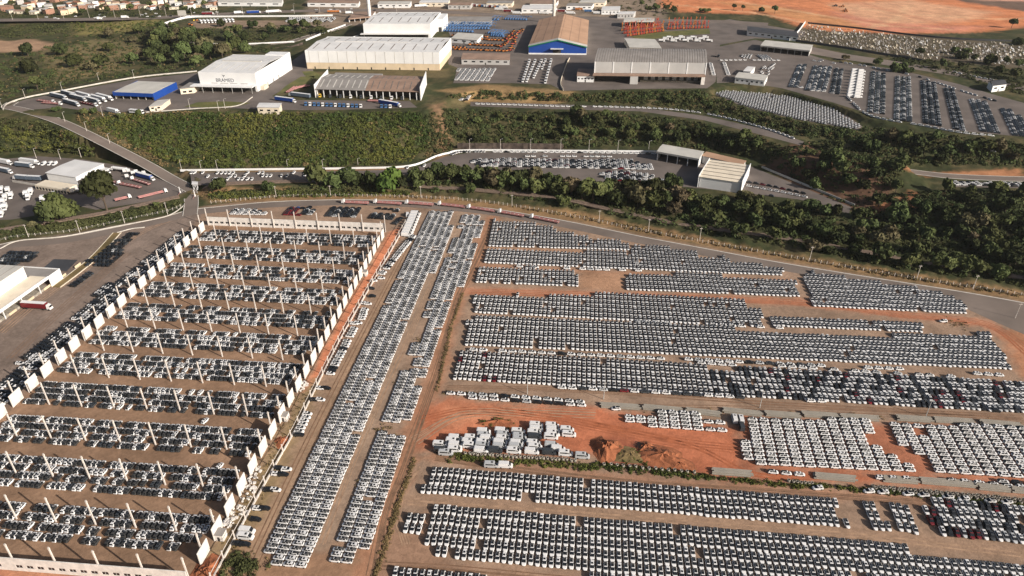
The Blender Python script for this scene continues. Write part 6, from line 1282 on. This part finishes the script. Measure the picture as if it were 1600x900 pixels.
# precast beams in stacks
bm = MB().box(0, 1, -.26, .26, 0, .5).data('beam', [M['precast']])
for k, (a, b_) in enumerate([((937, 637), (1001, 641)), ((1003, 640), (1066, 646)), ((1070, 645), (1126, 652)), ((1129, 645), (1192, 652)), ((1195, 650), (1252, 655)), ((1254, 651), (1312, 655)), ((1314, 655), (1376, 659)), ((1402, 657), (1458, 661)), ((1461, 660), (1525, 664)), ((1533, 664), (1598, 670)), ((1113, 741), (1177, 746)), ((1272, 748), (1339, 754)), ((1380, 753), (1436, 757)), ((1438, 756), (1526, 763)), ((1528, 765), (1580, 770)), ((1582, 770), (1640, 775))]):
    A_, B_ = np.array(G(*a)), np.array(G(*b_)); L_ = float(np.linalg.norm(B_ - A_)); ang = math.atan2(B_[1] - A_[1], B_[0] - A_[0])
    root = empty('beam_stack', (A_[0], A_[1], 0), ang, f'stack of long grey precast beams, {nth(k + 1 if k < 10 else k - 9)} from the west in the {"upper" if k < 10 else "lower"} line', 'beam stack', 'precast beam stacks')
    for lay in range(2):
        for j in range(5 - lay): o = inst('beam', bm, root, (random.uniform(-.5, .5) + .3, j * .72 + lay * .34 + random.uniform(-.05, .05), .1 + lay * .52)); o.scale = (L_ * random.uniform(.93, .99), 1, 1)
# concrete rings
rg = MB(); n = 12
for i in range(n):
    t0, t1 = 2 * math.pi * i / n, 2 * math.pi * (i + 1) / n; c0, s0, c1, s1 = math.cos(t0), math.sin(t0), math.cos(t1), math.sin(t1)
    for (ra, za), (rb, zb) in (((.6, 0), (.6, 1.15)), ((.6, 1.15), (.42, 1.15)), ((.42, 1.15), (.42, 0))): rg.face([(ra * c0, ra * s0, za), (ra * c1, ra * s1, za), (rb * c1, rb * s1, zb), (rb * c0, rb * s0, zb)])
rg = rg.data('concrete_ring', [M['precast']])
for li, (a, b_, cnt, nm) in enumerate([((728, 710), (898, 721), 29, 'below the van cluster'), ((944, 727), (1084, 739), 15, 'below the earth heaps'), ((1233, 753), (1268, 757), 7, 'before the third lower beam stack'), ((1364, 762), (1600, 783), 30, 'upper file by the east shrubs'), ((1368, 765), (1602, 787), 28, 'lower file by the east shrubs')]):
    for k in range(cnt):
        t = k / (cnt - 1); x, y = G(a[0] + (b_[0] - a[0]) * t, a[1] + (b_[1] - a[1]) * t); o = inst('concrete_ring', rg, None, (x + random.uniform(-.2, .2), y + random.uniform(-.3, .3), .03), random.uniform(0, 3)); o.rotation_euler = (random.uniform(-.15, .15), random.uniform(-.15, .15), 0)
        tag(o, f'grey concrete ring, {nth(k + 1)} from the west in the file {nm}', 'concrete ring', 'concrete rings')
# earth heaps
def mound(px, py, rx, ry, h, ang, label, m='redearth', seed=0, name='earth_heap'):
    r = random.Random(seed); n, mr = 18, 7; v = []; f = []
    for j in range(mr + 1):
        for i in range(n):
            t = 2 * math.pi * i / n; q = j / mr; k = 1 + .18 * math.sin(3 * t + seed) + .1 * math.sin(7 * t + 2 * seed); z = h * (math.cos(q * math.pi) * .5 + .5) * (1 + .25 * r.uniform(-1, 1)) + (.02 if j < mr else -.1)
            v.append((rx * q * k * math.cos(t), ry * q * k * math.sin(t), z))
    for j in range(mr):
        for i in range(n): f.append((j * n + i, (j + 1) * n + i, (j + 1) * n + (i + 1) % n, j * n + (i + 1) % n))
    me = bpy.data.meshes.new(name); me.from_pydata(v, [], f); me.materials.append(M[m]); me.update(); x, y = G(px, py); tag(inst(name, me, None, (x, y, 0), ang), label, 'earth heap')
mound(948, 702, 7, 8, 3.0, 0, 'tall heap of crumbled red earth behind the shrubs', seed=1); mound(985, 712, 9, 5, 1.2, -.3, 'overgrown heap of earth between the red mounds', 'shrub_dry', 2); mound(1035, 716, 14, 7, 2.2, -.35, 'long low heap of red earth with pale streaks', seed=3); mound(778, 661, 9, 2.6, 1.4, -.05, 'narrow earth heap with weeds above the vans', seed=4)
mound(1062, 728, 6, 3, 1.4, -.3, 'small red earth ridge at the end of the long heap', seed=8); mound(1010, 700, 5, 4, 1.8, 0, 'crumbly red heap beside the steel bundle', seed=9)
mound(325, 892, 5, 7, 1.6, .3, 'bright orange earth heap at the foot of the wall panel', seed=5); mound(440, 690, 3, 4, 1.2, 0, 'orange earth heap beside the concrete fence', seed=6)
# rubble by the east panels
for k, (px, py, rx, ry) in enumerate([(372, 801, 3.6, 3.2), (388, 768, 2.6, 5), (398, 742, 2.2, 5), (472, 604, 2.6, 4), (357, 818, 2.4, 2.4)]):
    x, y = G(px, py); root = empty('rubble_pile', (x, y, 0), 0, f'pile of broken pale blocks, {nth(k + 1)} beside the east panels', 'rubble', 'rubble by the east panels')
    bb = MB().box(-.5, .5, -.3, .3, 0, .45).data('block', [M['panel']])
    for j in range(26):
        a, q = random.uniform(0, 6.28), math.sqrt(random.random()); o = inst('block', bb, root, (rx * q * math.cos(a), ry * q * math.sin(a), max(0, .9 * (1 - q)) * random.random()), random.uniform(0, 3)); s_ = random.uniform(.6, 1.4); o.scale = (s_, s_, s_)
for k, (px, py) in enumerate([(346, 840), (445, 655), (570, 430)]):
    x, y = G(px, py); root = empty('site_hut', (x, y, 0), -YAW, f'small cream flat roofed hut, {nth(k + 1)} along the east panels', 'hut'); MB().box(-1.6, 1.6, -1.6, 1.6, 0, 2.8).build('wall', M['panel'], root); MB().box(-1.7, 1.7, -1.7, 1.7, 2.8, 2.95).build('roof', M['roof_grey'], root); MB().box(-.4, .4, -1.66, -1.61, 0, 2).build('door', M['interior'], root)
# steel scrap on the red heap
root = empty('steel_scrap', (*G(1005, 700), .4), -.5, 'dark bundle of steel lattice lying on the red earth', 'scrap'); mm = 0
for k in range(7): MB().bar((-4, k * .5 - 1.5, .3 + .2 * (k % 2)), (5, k * .55 - 1.8, .9 + .15 * (k % 3)), .12, .12).build('steel_bar', M['film'], root)
# posts and lamps
def pole(px, py, z, h, label, arm=0.0, group='poles and lamps', m='concrete', lean=0):
    x, y = G(px, py, z); r = empty('lamp_post' if arm else 'utility_pole', (x, y, z), lean, label, 'lamp post' if arm else 'pole', group); MB().cyl((0, 0, 0), (0, 0, h), .17, .10, 7).build('shaft', M[m], r)
    if arm: MB().bar((0, 0, h - .1), (arm, 0, h + .35), .1, .1).build('arm', M[m], r); MB().box(arm - .1, arm + .8, -.2, .2, h + .25, h + .45).build('lamp_head', M['steel'], r)
    else: MB().box(-.9, .9, -.07, .07, h - .7, h - .5).build('crossarm', M[m], r)
for k, (px, py) in enumerate([(824, 616), (943, 624), (1187, 637), (1446, 652)]): pole(px, py, 0, 9.5, f'slim dark pole along the track above the beams, {nth(k + 1)} from the left', 0, 'poles above the beams', 'steel')
for k, (px, py) in enumerate([(45, 371), (125, 364), (195, 349), (262, 335), (432, 309), (517, 308), (658, 309), (800, 323), (936, 348), (1013, 362), (1093, 376), (1265, 406), (1432, 436), (1520, 452), (1586, 497)]): pole(px, py, 0, 9, f'roadside utility pole, {nth(k + 1)} along the perimeter road', 0, 'perimeter road poles')
for k, (px, py) in enumerate([(57, 247), (95, 249), (127, 246), (284, 266), (315, 267), (340, 266), (450, 265), (505, 265), (560, 263)]): pole(px, py, 2, 8, f'lamp post at the slope foot, {nth(k + 1)} from the left', 1.2, 'lamps at the slope foot')
for k, (px, py) in enumerate([(734, 236), (782, 236), (829, 236), (876, 236), (920, 237), (965, 238), (1013, 239)]): pole(px, py, TERR, 10, f'pale lamp post behind the terrace car park, {nth(k + 1)} from the left', 1.2, 'terrace lamps')
for k, (px, py) in enumerate([(98, 143), (40, 154), (4, 170), (155, 127), (210, 123), (161, 182), (102, 191), (136, 206), (172, 225), (297, 170), (342, 173), (352, 170)]): x, y, z = cast([px], [py]); pole(*to_px(x[0], y[0], z[0]), z[0], 8.5, f'lamp post by the hill road and trailer yard, {nth(k + 1)} of its group', 1.2, 'hill road lamps')
for k in range(16):
    px = 20 + k * 40; pole(px, 34 - .022 * px - 2.5, PL, 14, f'tall highway lamp, {nth(k + 1)} from the left', 2, 'highway lamps')
# gate, gatehouse, sign boards
q = simple((300.5, 288), (308, 288.5), (301, 284), .8, 4.2, 'gate_booth', 'small white gate booth at the railway crossing', 'booth', M['wall_white'], M['roof_white'], .2, 2)
for k, (px, py) in enumerate([(282, 302), (305, 307)]):
    x, y = G(px, py, .6); r = empty('gate_barrier', (x, y, .6), .2, f'white and red barrier frame {["west", "east"][k]} of the crossing', 'barrier'); MB().box(-.2, .2, -.2, .2, 0, 5).build('mast', M['wall_white'], r); MB().bar((0, 0, 1.2), (0, -7, 1.2), .15, .25).build('boom', M['trailer_red'], r); MB().box(-.5, .5, -.4, .4, 0, 1.4).build('drive_box', M['wall_white'], r)
x, y = G(286, 29, PL); r = empty('billboard', (x, y, PL), 0, 'pale billboard standing at the highway curve', 'billboard'); MB().box(-6, 6, -.15, .15, 4, 11).build('board', M['roof_pale'], r)
for s_ in (-3, 3): MB().box(s_ - .25, s_ + .25, -.2, .2, 0, 3.99).build('leg', M['steel'], r)
x, y = G(243, 171, PL); r = empty('sign_post', (*G(243, 172, PL), PL), 0, 'small white notice board beside the depot hut', 'sign'); MB().box(-1, 1, -.05, .05, 1.2, 2.4).build('board', M['wall_white'], r); MB().box(-.08, .08, -.08, .08, 0, 1.19).build('leg', M['steel'], r)
# burial ground: the 300 that show largest, then the rest as one mass
gs = MB().box(-.55, .55, -1.1, 1.1, 0, .45); gs.box(-.5, .5, .9, 1.1, .45, 1.5); GSM = [gs.data('gravestone', [m_]) for m_ in (M['wall_white'], M['cream'], M['roof_grey'], M['precast'])]
S = sample_px([(1262, 39), (1340, 48), (1420, 58), (1500, 66), (1640, 68), (1640, 108), (1560, 100), (1500, 92), (1440, 92), (1380, 83), (1320, 74), (1243, 62)], 1100, np.random.default_rng(8)); S = S[np.argsort(-S[:, 1])]
GVV, GF, GMI = [], [], []
for k, (px, py) in enumerate(S):
    x, y = G(px, py, PL); s_ = random.uniform(.55, 1.05); mi = random.choice([0, 1, 2, 2, 2, 3, 3])
    if k < 300:
        o = inst('gravestone', GSM[mi], None, (x, y, PL + .02), random.uniform(-.1, .1), (s_, s_, s_ * 1.2)); tag(o, 'pale gravestone in the crowded burial ground', 'gravestone', 'gravestones of the burial ground')
    else:
        b0 = len(GVV); GVV += [(vx * s_ + x, vy * s_ + y, vz * s_ * 1.2 + PL + .02) for vx, vy, vz in gs.v]; GF += [tuple(i + b0 for i in f) for f in gs.f]; GMI += [mi] * len(gs.f)
me = bpy.data.meshes.new('gravestones'); me.from_pydata(GVV, [], GF); [me.materials.append(m_) for m_ in (M['wall_white'], M['cream'], M['roof_grey'], M['precast'])]; me.polygons.foreach_set('material_index', GMI); me.update(); tag(inst('gravestones', me), 'smaller gravestones crowding the back of the burial ground', 'gravestones', None, 'stuff')
clumps('grave_plants', 'low plants between the gravestones', [([(1262, 39), (1420, 58), (1500, 66), (1640, 68), (1640, 108), (1500, 92), (1380, 83), (1243, 62)], 1500)], 'shrub', 41, 8, (.6, 1.3), .4)

# ------------------------------------------------------------------ air
if HAZE > 0:
    hzb = MB().box(-9500, 9500, -3200, 12500, -6, 214).build('haze', []); hm = bpy.data.materials.new('haze_air'); hm.use_nodes = True; hn = hm.node_tree.nodes; hn.remove(hn['Principled BSDF'])
    pv = hn.new('ShaderNodeVolumePrincipled'); pv.inputs['Density'].default_value = HAZE; pv.inputs['Color'].default_value = (.86, .88, .92, 1); pv.inputs['Anisotropy'].default_value = .2
    hm.node_tree.links.new(pv.outputs[0], hn['Material Output'].inputs['Volume']); hzb.data.materials.append(hm); tag(hzb, 'thin pale haze in the air over the valley', 'haze', None, 'stuff')
